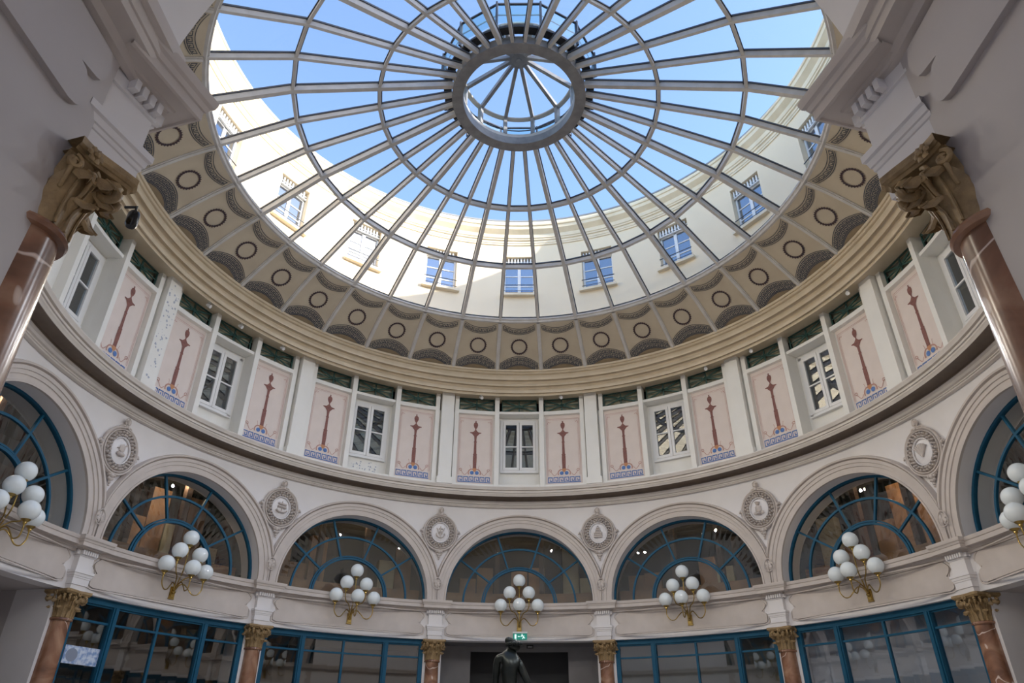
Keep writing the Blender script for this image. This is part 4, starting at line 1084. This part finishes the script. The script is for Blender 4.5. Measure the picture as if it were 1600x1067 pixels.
# ================================================================ STATUE
ped = thing('pedestal', 'stone pedestal carrying the bronze statue in the middle of the hall', 'pedestal', (0, 0, 0))
ob('plinth', MB().box(-.45, .45, -.45, .45, 0, .2).box(-.38, .38, -.38, .38, .2, 1.2).mesh('plinth', 'stone'), ped)
ob('cap_slab', MB().box(-.44, .44, -.44, .44, 1.2, 1.38).mesh('cap_slab', 'stone'), ped)
st = thing('bronze_statue', 'dark bronze statue of a bending nude woman with pinned up hair', 'statue', (-.12, 0, 1.38))
J = {  # joint: position (x right, y away from camera, z), radius ; local origin at pedestal top
 'pelvis': ((.08, .02, .68), .150), 'waist': ((.03, .0, .92), .115), 'chest': ((-.01, .0, 1.17), .130), 'neckb': ((-.01, .01, 1.34), .08),
 'neck': ((.02, .05, 1.41), .058), 'head': ((.04, .07, 1.48), .085), 'crown': ((.05, .09, 1.53), .070),
 'shL': ((-.155, -.01, 1.325), .060), 'elL': ((-.175, .05, 1.04), .043), 'wrL': ((-.08, .16, .84), .028), 'haL': ((-.05, .18, .77), .030),
 'shR': ((.115, -.02, 1.285), .062), 'elR': ((.25, -.04, 1.02), .045), 'wrR': ((.32, .04, .80), .028), 'haR': ((.34, .06, .72), .030),
 'hipL': ((-.02, .03, .60), .105), 'knL': ((-.06, .12, .30), .065), 'anL': ((-.08, .0, .06), .038), 'toL': ((-.08, .14, .03), .028),
 'hipR': ((.16, .03, .60), .105), 'knR': ((.22, .20, .40), .062), 'anR': ((.18, .04, .08), .038), 'toR': ((.20, .18, .04), .028)}
ED = [('pelvis', 'waist'), ('waist', 'chest'), ('chest', 'neckb'), ('neckb', 'neck'), ('neck', 'head'), ('head', 'crown'), ('neckb', 'shL'), ('shL', 'elL'), ('elL', 'wrL'), ('wrL', 'haL'),
      ('neckb', 'shR'), ('shR', 'elR'), ('elR', 'wrR'), ('wrR', 'haR'), ('pelvis', 'hipL'), ('hipL', 'knL'), ('knL', 'anL'), ('anL', 'toL'), ('pelvis', 'hipR'), ('hipR', 'knR'), ('knR', 'anR'), ('anR', 'toR')]
names = list(J)
me = bpy.data.meshes.new('body'); me.from_pydata([J[n][0] for n in names], [(names.index(a), names.index(c)) for a, c in ED], []); me.materials.append(M['bronze'])
body = ob('body', me, st)
md = body.modifiers.new('skin', 'SKIN'); md.use_smooth_shade = True
sv = me.skin_vertices[0].data
for i, n in enumerate(names): sv[i].radius = (J[n][1], J[n][1]); sv[i].use_root = (n == 'pelvis')
for n_, rr_ in (('chest', (.155, .105)), ('waist', (.115, .09)), ('pelvis', (.155, .12)), ('head', (.078, .095))): sv[names.index(n_)].radius = rr_
ss = body.modifiers.new('subsurf', 'SUBSURF'); ss.levels = 2; ss.render_levels = 2
b = MB(); b.blob((.06, .045, 1.48), .118, (1, 1, .95)); b.blob((-.015, .02, 1.545), .062, (1, 1, 1)); b.blob((.01, .03, 1.53), .075)
for i in range(16):
    a = i / 16 * 2 * pi; b.blob((.06 + .088 * cos(a), .03 + .085 * sin(a), 1.50), .034)
hm = b.mesh('hair', 'bronze', ang=180); hair = ob('hair', hm, st); hs = hair.modifiers.new('s', 'SUBSURF'); hs.levels = 1; hs.render_levels = 1
b = MB(); b.blob((.045, .165, 1.46), .016, (1, 1.4, 1.6)); b.blob((.045, .158, 1.43), .018, (1.5, .7, .5)); b.blob((.015, .155, 1.475), .012); b.blob((.075, .155, 1.475), .012)
ob('face', b.mesh('face', 'bronze', ang=180), st)
for hx, hy, hz in ((-.05, .18, .77), (.34, .06, .72)):
    b = MB()
    for i in range(4):
        x = hx - .03 + i * .02; L = (.055, .07, .068, .05)[i]; b.tube([(x, hy, hz), (x, hy - .015, hz - L * .6), (x, hy + .01, hz - L * 1.15)], [.010, .009, .006], 6)
    b.tube([(hx + .03, hy, hz + .02), (hx + .055, hy - .02, hz - .01), (hx + .05, hy - .03, hz - .04)], [.011, .010, .007], 6)
    ob('fingers', b.mesh('fingers', 'bronze', ang=180), st)
